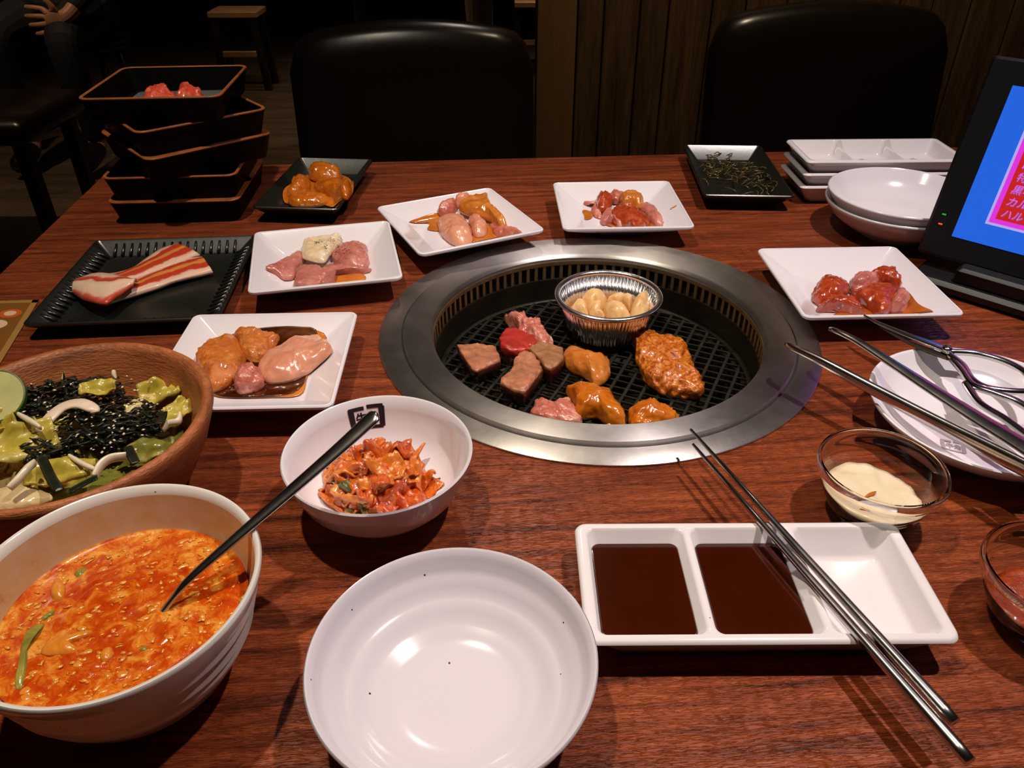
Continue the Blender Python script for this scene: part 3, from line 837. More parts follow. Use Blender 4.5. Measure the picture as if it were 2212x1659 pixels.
d = black_dish([(1490, 314), (1640, 312), (1722, 424), (1505, 420)], .022, 'black glazed dish of dark pickled greens beside the white tray stack')
greens_m = food_mat('pickled_greens', [(0.3, (0.030, 0.020, 0.004)), (0.6, (0.11, 0.07, 0.012)), (0.8, (0.26, 0.14, 0.03))], 60, .2, .6, .4, 200)
parts_ = []
rg = random.Random(5)
for i in range(150):
    t0 = rg.uniform(0, 1); p = at(1520 + 150 * t0 + rg.gauss(0, 14), 352 + 42 * t0 + rg.gauss(0, 15), .012)
    p.z = TZ + .0075 + abs(rg.gauss(0, .004)); a = rg.gauss(-.5, .7); L = rg.uniform(.008, .024); cv = rg.uniform(-1.2, 1.2)
    path = [p + Vector((math.cos(a + cv * s) * L * s, math.sin(a + cv * s) * L * s, .003 * math.sin(s * 3))) for s in (0, .25, .5, .75, 1)]
    parts_.append(tube(path, lambda s: (.0011 * (1 - .6 * abs(2 * s - 1)), .0007), 5))
solo('pickled_greens', 'tangle of dark olive pickled greens on the black dish', 'greens', merge(*parts_), greens_m, kind='stuff')

d = black_dish([(207, 516), (543, 510), (487, 688), (50, 697)], .018, 'large black rectangular plate with a ribbed border holding bacon', name='ribbed_plate', ribs=True)
# bacon: striped strips
def bacon_mat(nm, stops, sc):
    m, nt, b = new_mat(nm)
    tc = nt.nodes.new('ShaderNodeTexCoord'); sep = nt.nodes.new('ShaderNodeSeparateXYZ')
    nt.links.new(tc.outputs['UV'], sep.inputs[0])
    n = nz(nt, coords(nt, (3, 3, 3)), 18, 3)
    ad = nt.nodes.new('ShaderNodeMath'); ad.operation = 'MULTIPLY_ADD'; ad.inputs[1].default_value = .30
    nt.links.new(n, ad.inputs[0]); nt.links.new(sep.outputs[1], ad.inputs[2])
    sb = nt.nodes.new('ShaderNodeMath'); sb.operation = 'SUBTRACT'; sb.inputs[1].default_value = .15
    nt.links.new(ad.outputs[0], sb.inputs[0])
    nt.links.new(ramp(nt, sb.outputs[0], stops), b.inputs['Base Color'])
    b.inputs['Roughness'].default_value = .32; b.inputs['Coat Weight'].default_value = .35
    bump(nt, b, nz(nt, coords(nt), 150, 4), .3)
    return m
fatc, leanc, amb = (0.80, 0.50, 0.37), (0.50, 0.045, 0.018), (0.66, 0.24, 0.05)
bac = bacon_mat('streaky_bacon', [(0.0, fatc), (0.18, fatc), (0.24, leanc), (0.42, leanc), (0.48, amb), (0.6, amb), (0.66, leanc), (0.8, leanc), (0.86, fatc), (1, fatc)], 1)
bac2 = bacon_mat('fatty_bacon', [(0.0, leanc), (0.14, (0.62, 0.12, 0.07)), (0.22, fatc), (0.5, (0.82, 0.60, 0.42)), (0.62, fatc), (0.68, leanc), (0.80, (0.60, 0.10, 0.05)), (0.88, fatc), (1, fatc)], 1)
def bacon(lb, near, far, zf, mat, seed, th=.0035):
    A = [at(x, y, z) for (x, y), z in zip(C5(near), zf)]; B = [at(x, y, z) for (x, y), z in zip(C5(far), zf)]
    c = sum(A + B, Vector()) / (len(A) + len(B)); c.z = TZ + .005
    A = smooth_path(A, 40); B = smooth_path(B, 40)
    def fn(u, v):
        i = min(40, int(round(u * 40))); p = A[i].lerp(B[i], v)
        wv = .0012 * math.sin(u * 9 + seed) * (1 if v in (0, 1) else 0) + .0012 * noise.noise(Vector((u * 6, v * 4, seed)))
        return p - c + Vector((0, 0, max(0, .0022 + .003 * math.sin(PI * v) + wv)))
    VF, UV = sheet(40, 8, fn, th)
    solo('bacon_slice', lb, 'bacon', VF, mat, c, None, 'bacon slices on the ribbed plate', True, UV)
bacon('upper bacon slice reaching the back of the ribbed plate', [(840, 530), (1000, 520), (1200, 450), (1420, 370), (1630, 285)], [(780, 450), (930, 445), (1100, 385), (1280, 270), (1420, 195)], [.010, .009, .008, .008, .008], bac, 1)
bacon('lower bacon slice reaching the right of the ribbed plate', [(860, 690), (1100, 610), (1350, 530), (1560, 470), (1735, 420)], [(800, 560), (1100, 500), (1320, 400), (1500, 330), (1640, 300)], [.009, .008, .0075, .0075, .0085], bac, 2)
bacon('folded pale bacon end at the left of the ribbed plate', [(1080, 545), (960, 620), (860, 695), (700, 650), (605, 590)], [(1130, 490), (1000, 460), (880, 450), (720, 450), (620, 500)], [.017, .019, .019, .014, .008], bac2, 3)

# ================================================================ writing helper
def glyphs(text, size=1.0, bold=0.0):
    """flat triangles of a line of text, lower left at 0,0"""
    cu = bpy.data.curves.new('text', 'FONT'); cu.body = text; cu.size = size; cu.resolution_u = 3; cu.offset = bold
    o = bpy.data.objects.new('text', cu); COL.objects.link(o)
    bpy.context.view_layer.update()
    ev = o.evaluated_get(bpy.context.evaluated_depsgraph_get()); me = ev.to_mesh()
    V = [v.co.copy() for v in me.vertices]; F = [tuple(p.vertices) for p in me.polygons]
    ev.to_mesh_clear(); bpy.data.objects.remove(o, do_unlink=True); bpy.data.curves.remove(cu)
    return V, F


def quad(x0, y0, x1, y1, n=6):
    V = []; F = []
    for i in range(n + 1): V += [Vector((x0 + (x1 - x0) * i / n, y0, 0)), Vector((x0 + (x1 - x0) * i / n, y1, 0))]
    for i in range(n): F.append((2 * i, 2 * i + 2, 2 * i + 3, 2 * i + 1))
    return V, F


def bull_mark():
    """square brush frame with two characters, about 1 unit wide, centred"""
    V, F = merge(quad(-.54, .38, -.06, .58), quad(.03, .42, .52, .62), quad(-.56, -.5, -.38, .52), quad(.38, -.5, .56, .5), quad(-.5, -.58, .5, -.42))
    g = glyphs('牛角', .40, .012)
    if g[0]:
        xs = [v.x for v in g[0]]; ys = [v.y for v in g[0]]
        cx, cy = (min(xs) + max(xs)) / 2, (min(ys) + max(ys)) / 2; s = .70 / max(1e-6, max(xs) - min(xs))
        V2 = [Vector(((v.x - cx) * s, (v.y - cy) * s * 1.5, 0)) for v in g[0]]
        V, F = merge((V, F), (V2, g[1]))
    return V, F


# ================================================================ bowls
def inner_r(prof, z):
    """radius of a bowl's inner profile at height z (profile from rim down to axis)"""
    for (r0, z0), (r1, z1) in zip(prof[:-1], prof[1:]):
        if (z0 - z) * (z1 - z) <= 0 and z0 != z1: return r0 + (r1 - r0) * (z - z0) / (z1 - z0)
    return prof[-1][0]


def inner_z(prof, r):
    for (r0, z0), (r1, z1) in zip(prof[:-1], prof[1:]):
        if (r0 - r) * (r1 - r) <= 0 and r0 != r1: return z0 + (z1 - z0) * (r - r0) / (r1 - r0)
    return prof[-1][1]


# --- kimchi bowl
KB = Vector((-.0896, .4090, TZ))
k_out = [(0, .004), (.026, .004), (.027, 0), (.0300, 0), (.0312, .005), (.0440, .012), (.0545, .024), (.0605, .040), (.0626, .0480)]
k_in = [(.0632, .0495), (.0624, .0505), (.0610, .0497), (.0585, .040), (.0530, .025), (.0430, .0150), (.0300, .0095), (.015, .0078), (0, .0075)]
kb = thing('rice_bowl', 'small white bowl with a black crest inside, holding kimchi', 'bowl', KB)
part('bowl_body', lathe(k_out + k_in, 96), M['white'], kb, 50)
# crest printed on the inner wall at the back left
def on_wall(VF, ang, zc, w, lift=.00025):
    out = []
    for v in VF[0]:
        z = zc + v.y * w * .62
        r = inner_r(k_in, z) - lift
        a = ang - v.x * w / .058
        out.append(Vector((r * math.cos(a), r * math.sin(a), z + .0001)))
    return out, VF[1]
part('printed_crest', on_wall(bull_mark(), R(107), .0365, .0235), M['ink'], kb, False, label='black square brush-frame crest')

kim_stops = [('red_kimchi', [(0.25, (0.34, 0.022, 0.002)), (0.5, (0.58, 0.075, 0.005)), (0.75, (0.74, 0.19, 0.02))]),
             ('orange_kimchi', [(0.25, (0.44, 0.040, 0.003)), (0.5, (0.66, 0.13, 0.008)), (0.75, (0.76, 0.25, 0.03))]),
             ('pale_kimchi', [(0.25, (0.56, 0.09, 0.006)), (0.5, (0.72, 0.21, 0.020)), (0.75, (0.80, 0.38, 0.08))]),
             ('green_kimchi', [(0.25, (0.025, 0.035, 0.006)), (0.5, (0.08, 0.09, 0.012)), (0.75, (0.30, 0.22, 0.03))])]
kim_m = [food_mat(n, s, 85, .2, .7, .7, 260, 1.2) for n, s in kim_stops]


def crumple(L, W, seed, wave=.25, curl=.4, nu=18, nv=12, th=.0012, frill=0.0, taper=.25):
    s0 = Vector((seed * 2.3, seed * 5.1, seed * 1.7)); c0 = random.Random(seed).uniform(-curl, curl)
    def fn(u, v):
        x, y = (u - .5) * L, (v - .5) * W * (1 - taper * abs(2 * u - 1) ** 2)
        z = wave * W * noise.noise(Vector((u * 2.2, v * 2.2, 0)) + s0) + .5 * wave * W * noise.noise(Vector((u * 5, v * 4, 3)) + s0) + .22 * wave * W * noise.noise(Vector((u * 11, v * 9, 7)) + s0)
        z += c0 * (x * x / L * 2 + y * y / W * 2)
        if frill: z += frill * W * (abs(2 * v - 1) ** 3 + abs(2 * u - 1) ** 4 * .6) * math.sin(u * 11 + v * 8 + seed)
        return Vector((x, y, z))
    return sheet(nu, nv, fn, th)[0]


def where(dx, dy, rad):
    if math.hypot(dx, dy) < rad * .33: return 'in the middle of'
    k = int(((math.degrees(math.atan2(dy, dx)) + 22.5) % 360) // 45)
    return ['at the right of', 'at the back right of', 'at the back of', 'at the back left of', 'at the left of', 'at the front left of', 'at the front of', 'at the front right of'][k]


def bowl_pile(name, label, cat, C, prof, px_c, rad, n, sizes, mats, hmax, seed, wave=.35, th=.0014, frill=0, zbase=.008):
    r = random.Random(seed); cc = at(*px_c, .02)
    for i in range(n):
        q = math.sqrt((i + .5) / n) * rad; a = i * 2.39996 + r.uniform(-.3, .3)
        x, y = cc.x + q * math.cos(a), cc.y + q * math.sin(a)
        dx, dy = x - C.x, y - C.y; rr = math.hypot(dx, dy)
        L, W = r.uniform(*sizes[0]), r.uniform(*sizes[1])
        zlow = inner_z(prof, min(rr + L * .15, prof[1][0] - .002))
        z = max(zbase + hmax * (1 - (q / rad) ** 2) * r.uniform(.75, 1.05), zlow + .0015)
        VF = crumple(L, W, seed * 100 + i, wave, .35, th=th, frill=frill)
        tilt = .45 * q / rad
        m = Matrix.Rotation(a, 4, 'Z') @ Matrix.Rotation(tilt + r.uniform(-.25, .25), 4, 'Y') @ Matrix.Rotation(r.uniform(0, 6.28), 4, 'Z') @ Matrix.Rotation(r.uniform(-.35, .35), 4, 'X')
        VF = xform(VF, m)
        for v in VF[0]:          # keep inside the bowl
            gx, gy = dx + v.x, dy + v.y; g = math.hypot(gx, gy)
            lo = inner_z(prof, min(g, prof[2][0])) + .0008
            if z + v.z < lo: v.z = lo - z
            lim = inner_r(prof, min(max(z + v.z, prof[-1][1] + .0005), prof[1][1])) - .001
            if g > lim: v.x = gx * lim / g - dx; v.y = gy * lim / g - dy
        mt = mats(r, i)
        lb = label[mt.name] % where(x - cc.x, y - cc.y, rad)
        solo(name, lb, cat, VF, mt, (x, y, TZ + z), None, lb.replace(' piece', ' pieces').replace(' stalk', ' stalks').replace(' leaf', ' leaves').replace(' rib', ' ribs'))


kl = {'red_kimchi': 'red chilli-coated cabbage piece %s the kimchi heap', 'orange_kimchi': 'orange cabbage piece %s the kimchi heap', 'pale_kimchi': 'pale orange cabbage stalk %s the kimchi heap', 'green_kimchi': 'dark green leafy piece %s the kimchi heap'}
solo('kimchi_base', 'juicy bottom layer of shredded kimchi in the small white bowl', 'kimchi', domed([Vector((.033 * math.cos(a), .031 * math.sin(a))) for a in [i * PI / 8 for i in range(16)]], .022, 2.0, 9, .0065, 120, N=96, K=20, ridge=.3), kim_m[1], (at(808, 1028, .02).x, at(808, 1028, .02).y, TZ + .0082 + .004), kind='stuff')
bowl_pile('kimchi_piece', kl, 'kimchi', KB, k_in, (812, 1034), .0290, 36, ((.022, .037), (.013, .021)),
          lambda r, i: kim_m[r.choices([0, 1, 2, 3], [6, 4, 2.2, 1.4])[0]], .024, 7, .62, .0016, .03, .0150)

# --- empty bowl in front, wheel-turned
EB = Vector((-.0306, .2515, TZ))
e_prof = [(0, .005), (.030, .005), (.031, 0), (.0345, 0), (.0355, .005), (.050, .0105), (.062, .021), (.0705, .036), (.0733, .0435),
          (.0735, .0448), (.0726, .0458), (.0708, .0450), (.0690, .0400), (.0668, .0346), (.0650, .0318), (.0636, .0309), (.0605, .0268), (.0570, .0232), (.0548, .0219), (.0532, .0214), (.0495, .0182), (.0455, .0154),
          (.0425, .0139), (.0405, .0134), (.0370, .0116), (.0330, .0103), (.0280, .0095), (.020, .0090), (0, .0088)]
eb = thing('serving_bowl', 'empty wide off-white speckled bowl nearest the camera', 'bowl', EB)
part('bowl_body', lathe(e_prof, 112), M['speck'], eb, 60)

# --- wide shallow bowls: one under the tongs, two stacked by the tablet
w_prof = [(0, .004), (.034, .004), (.035, 0), (.0385, 0), (.0395, .004), (.058, .0085), (.074, .0175), (.0825, .0265), (.0843, .0292),
          (.0842, .0305), (.0830, .0310), (.0812, .0298), (.0760, .0225), (.0660, .0155), (.0560, .0115), (.0420, .0086), (.020, .0080), (0, .0079)]
w_in = w_prof[9:]
w_me = mesh('bowl_body', lathe(w_prof, 96), M['white'], 60)
PB = Vector((.361, .4848, TZ))
pb = thing('shallow_bowl', 'wide white shallow bowl under the scissors and tongs', 'bowl', PB)
part('bowl_body', w_me, None, pb)
mk = at(2062, 957, .012) - PB
mv, mf = bull_mark()
mo = []
for v in mv:
    x = mk.x + v.x * .0155 * math.cos(-.35) - v.y * .012 * math.sin(-.35); y = mk.y + v.x * .0155 * math.sin(-.35) + v.y * .012 * math.cos(-.35)
    mo.append(Vector((x, y, inner_z(w_in, min(math.hypot(x, y), .08)) + .0004)))
part('printed_crest', (mo, mf), M['grey_ink'], pb, False, label='grey square brush-frame crest')
SBx, SBy = .4560, .8820
d_me = mesh('bowl_body', lathe([(r_, z_ * 1.3) for r_, z_ in w_prof], 96), M['white'], 60)
for i in range(2):
    t = thing('shallow_bowl', ['lower white shallow bowl of the pair beside the tablet', 'upper white shallow bowl of the pair beside the tablet'][i], 'bowl', (SBx + .0008 * i, SBy, TZ + .0110 * i), 0, 'two stacked shallow bowls')
    part('bowl_body', d_me, None, t)

# --- soup bowl
SB = Vector((-.2028, .2733, TZ))
s_out = [(0, .005), (.034, .005), (.035, 0), (.039, 0), (.040, .006), (.0500, .014), (.0585, .028), (.0630, .0375), (.0624, .0395), (.0658, .0475), (.0651, .0500), (.0688, .0575), (.0682, .0598), (.0715, .0672), (.0733, .0728)]
s_in = [(.0737, .0745), (.0728, .0760), (.0708, .0755), (.0692, .0705), (.0655, .0560), (.0600, .0400), (.050, .0240), (.035, .0130), (.02, .0105), (0, .0100)]
sb = thing('soup_bowl', 'deep off-white ridged bowl full of orange-red soup', 'bowl', SB)
film_bounce, nt_, b_ = new_mat('soup_film_bounce_glaze')  # soup film plus orange bounce and wall shade painted into the base colour
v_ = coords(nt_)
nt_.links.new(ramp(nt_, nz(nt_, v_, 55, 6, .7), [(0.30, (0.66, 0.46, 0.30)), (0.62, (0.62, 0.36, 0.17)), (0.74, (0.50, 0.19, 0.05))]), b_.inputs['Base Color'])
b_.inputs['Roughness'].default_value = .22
sbo = part('bowl_body', mesh('bowl_body', lathe(s_out + s_in, 112), [M['cream'], film_bounce], 60), None, sb)
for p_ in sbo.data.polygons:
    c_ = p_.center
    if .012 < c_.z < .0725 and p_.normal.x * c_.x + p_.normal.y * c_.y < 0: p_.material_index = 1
SL = .0490
SR = inner_r(s_in, SL) - .0006


def soup_mat():
    m, nt, b = new_mat('red_soup')
    vec = coords(nt)
    f = nz(nt, vec, 105, 6, 0.72, .6); f2 = nz(nt, vec, 26, 3)
    mx = nt.nodes.new('ShaderNodeMath'); mx.operation = 'MULTIPLY_ADD'; mx.inputs[1].default_value = .5
    nt.links.new(f2, mx.inputs[0]); nt.links.new(f, mx.inputs[2])
    nt.links.new(ramp(nt, mx.outputs[0], [(0.55, (0.42, 0.030, 0.002)), (0.70, (0.54, 0.068, 0.003)), (0.80, (0.66, 0.17, 0.012)), (0.92, (0.80, 0.36, 0.06))]), b.inputs['Base Color'])
    b.inputs['Roughness'].default_value = .16; b.inputs['Coat Weight'].default_value = .6; b.inputs['Coat Roughness'].default_value = .05
    bump(nt, b, nz(nt, vec, 150, 5, .65), .35, .0012)
    return m


s_m = soup_mat()
surf = [(SR * k / 40, SL + (.0008 if k == 40 else .0006 * noise.noise(Vector((k * .7, 2, 1))))) for k in range(40, 0, -1)]
soup = solo('spicy_soup', 'orange-red egg-drop soup filling the ridged bowl', 'soup', lathe([(0, .0115), (.034, .0145), (.049, .0250), (inner_r(s_in, .040) - .0006, .040)] + surf + [(0, SL)], 96,
            lambda r, z, a: (r, z + (.0012 * noise.noise(Vector((r * math.cos(a) * 90, r * math.sin(a) * 90, 4))) if z > SL - .002 and r < SR * .97 else 0))), s_m, SB)
egg_m = food_mat('egg_flakes', [(0.3, (0.60, 0.15, 0.010)), (0.6, (0.72, 0.28, 0.025)), (0.8, (0.80, 0.44, 0.08))], 70, .22, .6, .3, 200)
rs = random.Random(21); bits = []
for i in range(520):
    a = rs.uniform(0, 6.283); q = SR * .95 * math.sqrt(rs.uniform(0, 1))
    L = rs.uniform(.0006, .0024) * (1 if rs.random() < .88 else 1.8); W = L * rs.uniform(.3, .7)
    pts = [Vector((math.cos(b_) * L * rs.uniform(.5, 1.3), math.sin(b_) * W * rs.uniform(.5, 1.5))) for b_ in [j * PI / 3 for j in range(6)]]
    VF = domed(pts, .0008, 2, i, 0, N=10, K=3)
    bits.append(xform(VF, Matrix.Translation((q * math.cos(a), q * math.sin(a), SL - .0003)) @ Matrix.Rotation(rs.gauss(.5, .6), 4, 'Z')))
part('egg_flakes', merge(*bits), egg_m, soup, kind='stuff', label='fine yellow egg flakes')
scal_m = food_mat('green_onion', [(0.3, (0.10, 0.11, 0.01)), (0.7, (0.40, 0.34, 0.05))], 50, .25, .5)
def in_soup(name, lb, cat, px, h, mat, seed):
    food(name, lb, cat, px, SL - .0008, h, mat, seed, 2.2, .0006, 80, N=28, K=6)
in_soup('rice_cake', 'yellow oval rice cake floating at the left of the soup', 'rice cake', [(110, 1270), (118, 1252), (130, 1250), (140, 1270), (136, 1292), (120, 1298), (110, 1288)], .004, egg_m, 1)
in_soup('cabbage_strip', 'fan of pale cabbage floating in the lower left of the soup', 'cabbage', [(85, 1410), (100, 1385), (140, 1368), (200, 1360), (185, 1375), (150, 1390), (170, 1400), (150, 1412), (110, 1415)], .0035, egg_m, 2)
in_soup('zucchini_strip', 'long olive vegetable strip at the left rim of the soup', 'vegetable', [(30, 1480), (40, 1420), (52, 1370), (70, 1350), (100, 1345), (85, 1362), (62, 1400), (58, 1440), (45, 1490)], .003, scal_m, 3)
in_soup('onion_piece', 'pale onion wedge in the lower middle of the soup', 'onion', [(215, 1420), (222, 1402), (240, 1395), (246, 1410), (236, 1425), (224, 1432)], .003, egg_m, 4)
in_soup('green_onion', 'dark green onion sliver at the left of the soup', 'green onion', [(88, 1336), (105, 1322), (120, 1318), (112, 1330), (95, 1340)], .002, scal_m, 5)
in_soup('green_onion', 'small green onion ring in the lower middle of the soup', 'green onion', [(300, 1402), (308, 1394), (320, 1396), (318, 1406), (306, 1409)], .002, scal_m, 6)
in_soup('green_onion', 'olive green onion piece at the upper left of the soup', 'green onion', [(160, 1240), (175, 1228), (190, 1228), (186, 1240), (170, 1248)], .002, scal_m, 7)

# --- spoon standing in the soup, its handle over the kimchi bowl
p0, p1 = at(350, 1320, SL), at(815, 893, .115)
dv = (p1 - p0); nv = dv.normalized()
sp = thing('long_spoon', 'long-handled steel spoon standing in the soup with its handle over the kimchi', 'spoon', p0)
path = [p0 - p0 + Vector((-.0300, -.0105, -.0255)), Vector((-.017, -.009, -.0185)), Vector((-.006, -.004, -.0068)), Vector((.004, .003, .0035)), dv * .12 + Vector((0, 0, .004)), dv * .3 + Vector((0, 0, .0035)), dv * .55 + Vector((0, 0, .0015)), dv * .8, dv]
side = Vector((nv.x, nv.y, 0)).normalized()
def hr(t):
    wdt = .0022 + .0036 * max(0, (t - .30) / .70) ** 1.1
    if t > .975: wdt *= math.sqrt(max(.03, 1 - ((t - .975) / .026) ** 2))
    return (wdt, .0013 + .0005 * t)
part('handle', tube(smooth_path(path[1:], 60), hr, 14), M['dull'], sp, True)
bc = path[0]
bl = domed([Vector((.0155 * math.cos(a), .011 * math.sin(a))) for a in [i * PI / 8 for i in range(16)]], -.0045, 2, 0, 0, N=32, K=6)
bl = merge(bl, xform(domed([Vector((.0150 * math.cos(a), .0105 * math.sin(a))) for a in [i * PI / 8 for i in range(16)]], -.0036, 2, 0, 0, N=32, K=6), Matrix.Translation((0, 0, .0004))))
part('spoon_bowl', xform(bl, Matrix.Translation(path[1] + Vector((-.010, -.004, -.004))) @ Matrix.Rotation(math.atan2(side.y, side.x), 4, 'Z') @ Matrix.Rotation(R(-25), 4, 'Y')), M['dull'], sp, True)

# --- salad bowl
LB = Vector((-.2980, .4195, TZ))
l_out = [(0, 0), (.050, 0), (.0555, .003), (.074, .019), (.0865, .042), (.0932, .060), (.0950, .0655)]
l_in = [(.0949, .0695), (.0930, .0715), (.0900, .0712), (.0868, .0680), (.0840, .0600), (.0775, .0420), (.0650, .0210), (.050, .0105), (.02, .008), (0, .0078)]
lb_ = thing('clay_bowl', 'large terracotta bowl of green salad at the left', 'bowl', LB)
part('bowl_body', lathe(l_out + l_in, 112), M['clay'], lb_, 60)
lettuce = [food_mat('lettuce_yellow', [(0.3, (0.36, 0.28, 0.025)), (0.55, (0.54, 0.42, 0.06)), (0.8, (0.72, 0.58, 0.20))], 40, .32, .3, .3, 120),
           food_mat('lettuce_green', [(0.3, (0.09, 0.105, 0.014)), (0.55, (0.24, 0.225, 0.035)), (0.8, (0.54, 0.45, 0.13))], 40, .32, .3, .3, 120),
           food_mat('lettuce_pale', [(0.3, (0.60, 0.46, 0.14)), (0.6, (0.76, 0.62, 0.28)), (0.8, (0.82, 0.72, 0.45))], 40, .32, .3, .3, 120)]
ll = {'lettuce_yellow': 'yellow-green lettuce leaf %s the salad', 'lettuce_green': 'darker green lettuce leaf %s the salad', 'lettuce_pale': 'pale lettuce rib %s the salad'}
solo('salad_base', 'shredded lettuce bed filling the bottom of the clay bowl', 'lettuce', lathe([(0, .009), (.048, .011), (.062, .0205), (.070, .030), (.058, .0325), (.030, .034), (0, .034)], 64, lambda r, z, a: (r, z + (.004 * noise.noise(Vector((r * math.cos(a) * 60, r * math.sin(a) * 60, 2))) if z > .031 and r < .06 else 0))), lettuce[1], LB, kind='stuff')
bowl_pile('lettuce_leaf', {k: v for k, v in ll.items()}, 'lettuce', LB, l_in, (118, 1006), .045, 32, ((.026, .044), (.018, .028)),
          lambda r, i: lettuce[r.choices([0, 1, 2], [5, 2, 3])[0]], .012, 3, .36, .0011, .07, .030)
def sal(px, z=.055): return [at(x, y, z) for x, y in px]
# named leaves that stand up at the right
for i, (x, y, rz, L, W, z, m, lb) in enumerate([(345, 850, .5, .028, .022, .046, 0, 'bright ruffled lettuce leaf at the right of the salad'), (383, 885, 1.2, .026, .016, .048, 0, 'bright lettuce leaf against the right wall of the clay bowl'),
                                      (215, 843, .1, .024, .014, .060, 0, 'yellow lettuce tip poking through the seaweed'), (300, 868, .9, .026, .012, .050, 2, 'pale lettuce rib beside the seaweed shreds'),
                                      (130, 1020, .2, .040, .020, .054, 0, 'flat yellow lettuce leaf at the front of the salad'), (40, 960, .6, .046, .030, .054, 0, 'large yellow-green lettuce leaf at the left of the salad'),
                                      (325, 965, .4, .030, .018, .052, 1, 'dark green lettuce leaf at the front right of the salad')]):
    p = at(x, y, z)
    VF = xform(crumple(L, W, 900 + i, .35, .4, 16, 10, .0011, .06), Matrix.Rotation(rz, 4, 'Z') @ Matrix.Rotation(.35, 4, 'X'))
    solo('lettuce_leaf', lb, 'lettuce', VF, lettuce[m], p)
# nori shreds
nori_m = plain('nori', (0.010, 0.014, 0.008), .32, var=.4, vs=80, bm=.5, bs=300)
rn = random.Random(8); nn = []  # shreds
zone = [(60, 858), (110, 850), (160, 845), (210, 858), (250, 870), (100, 880), (150, 885), (200, 890), (60, 880), (250, 900), (290, 905), (320, 905), (240, 930), (190, 935), (280, 925), (330, 890), (200, 950), (160, 955), (260, 945), (300, 930), (150, 835), (230, 835), (100, 970), (85, 985)]
for i in range(460):
    zx, zy = rn.choice(zone); p = at(zx + rn.gauss(0, 16), zy + rn.gauss(0, 11), .050); p.z = TZ + .0475 + rn.uniform(-.004, .0085)
    a = rn.gauss(.15, .6); L = rn.uniform(.006, .016); wd = rn.uniform(.0009, .0022); b2 = rn.uniform(-.5, .5)
    cv = [p + Vector((math.cos(a + b2 * s) * L * s, math.sin(a + b2 * s) * L * s, .003 * noise.noise(Vector((i, s * 2, 0))))) for s in (-.5, -.17, .17, .5)]
    nn.append(tube(cv, (wd, .00025), 4))
solo('nori_shreds', 'heap of black shredded seaweed on top of the salad', 'seaweed', merge(*nn), nori_m, kind='stuff')
for i, (px, lb) in enumerate([([(88, 985), (100, 1010), (112, 1035), (128, 1060)], 'black seaweed strip hanging down the front of the salad'), ([(150, 1062), (180, 1045), (210, 1030)], 'black seaweed strip by the front rim of the clay bowl'), ([(275, 965), (285, 985), (292, 1000)], 'broad seaweed strip at the right of the salad'), ([(352, 890), (350, 905), (342, 915)], 'short seaweed strip on the right lettuce')]):
    pts = smooth_path([at(x, y, .0605 + .002 * k) for k, (x, y) in enumerate(px)], 10); o_ = pts[5].copy()
    solo('nori_strip', lb, 'seaweed', tube([q - o_ for q in pts], (.0030, .0004), 6), nori_m, o_)
# mushroom, onion, cucumber
mush = plain('white_mushroom', (0.80, 0.62, 0.48), .35, var=.12, vs=60, coat=.2)
onion_m = plain('white_onion', (0.82, 0.70, 0.52), .28, var=.1, vs=40, coat=.4)
def arc(name, lb, cat, px, z, wid, th, mat):
    pts = smooth_path([at(x, y, zz) for (x, y), zz in zip(px, z)], 24); o_ = pts[12].copy()
    solo(name, lb, cat, tube([q - o_ for q in pts], lambda t: (wid * (.45 + .55 * math.sin(PI * min(1, t * .9 + .1))), th), 8), mat, o_)
arc('mushroom_slice', 'curved white mushroom slice lying on the seaweed', 'mushroom', [(85, 935), (105, 905), (135, 880), (170, 871), (200, 882), (205, 892)], [.055, .058, .061, .063, .062, .060], .0060, .0016, mush)
arc('onion_ring', 'curved white onion slice at the front of the salad', 'onion', [(205, 1030), (218, 1005), (240, 990), (272, 986)], [.060, .063, .064, .062], .0022, .0035, onion_m)
arc('onion_ring', 'white onion slice at the left front of the salad', 'onion', [(20, 1055), (40, 1035), (62, 1010), (75, 1000)], [.062, .064, .066, .064], .0024, .0028, onion_m)
arc('onion_ring', 'pale onion curl against the right wall of the clay bowl', 'onion', [(350, 928), (365, 915), (385, 910), (390, 895)], [.056, .058, .060, .060], .0024, .0028, onion_m)
arc('onion_ring', 'pale onion strip in the middle of the salad', 'onion', [(150, 985), (175, 1000), (200, 1012), (215, 1018)], [.060, .061, .061, .060], .0018, .0018, onion_m)
arc('onion_ring', 'pale onion strip at the left edge of the salad', 'onion', [(40, 895), (58, 905), (75, 915), (88, 925)], [.063, .064, .064, .063], .0020, .0020, onion_m)
arc('onion_ring', 'short onion piece standing at the back of the salad', 'onion', [(246, 800), (246, 808), (250, 818)], [.060, .058, .055], .0018, .0018, onion_m)
cu_m = plain('cucumber_flesh', (0.56, 0.55, 0.22), .35, var=.15, vs=40, coat=.3); cu_s = plain('cucumber_skin', (0.06, 0.13, 0.015), .35)
cp = at(-8, 858, .058)
cu = thing('cucumber_slice', 'pale cucumber slice leaning in the salad at the left edge', 'cucumber', cp)
mm = Matrix.Rotation(R(38), 4, 'X') @ Matrix.Rotation(R(8), 4, 'Y')
part('flesh', xform(lathe([(0, -.0022), (.0185, -.0022), (.0190, -.0016), (.0190, .0016), (.0185, .0022), (0, .0024)], 48), mm), cu_m, cu, 40)
part('skin', xform(ring_lathe([(.0190, -.0022), (.0199, -.0018), (.0199, .0018), (.0190, .0022)], 48), mm), cu_s, cu, 40)
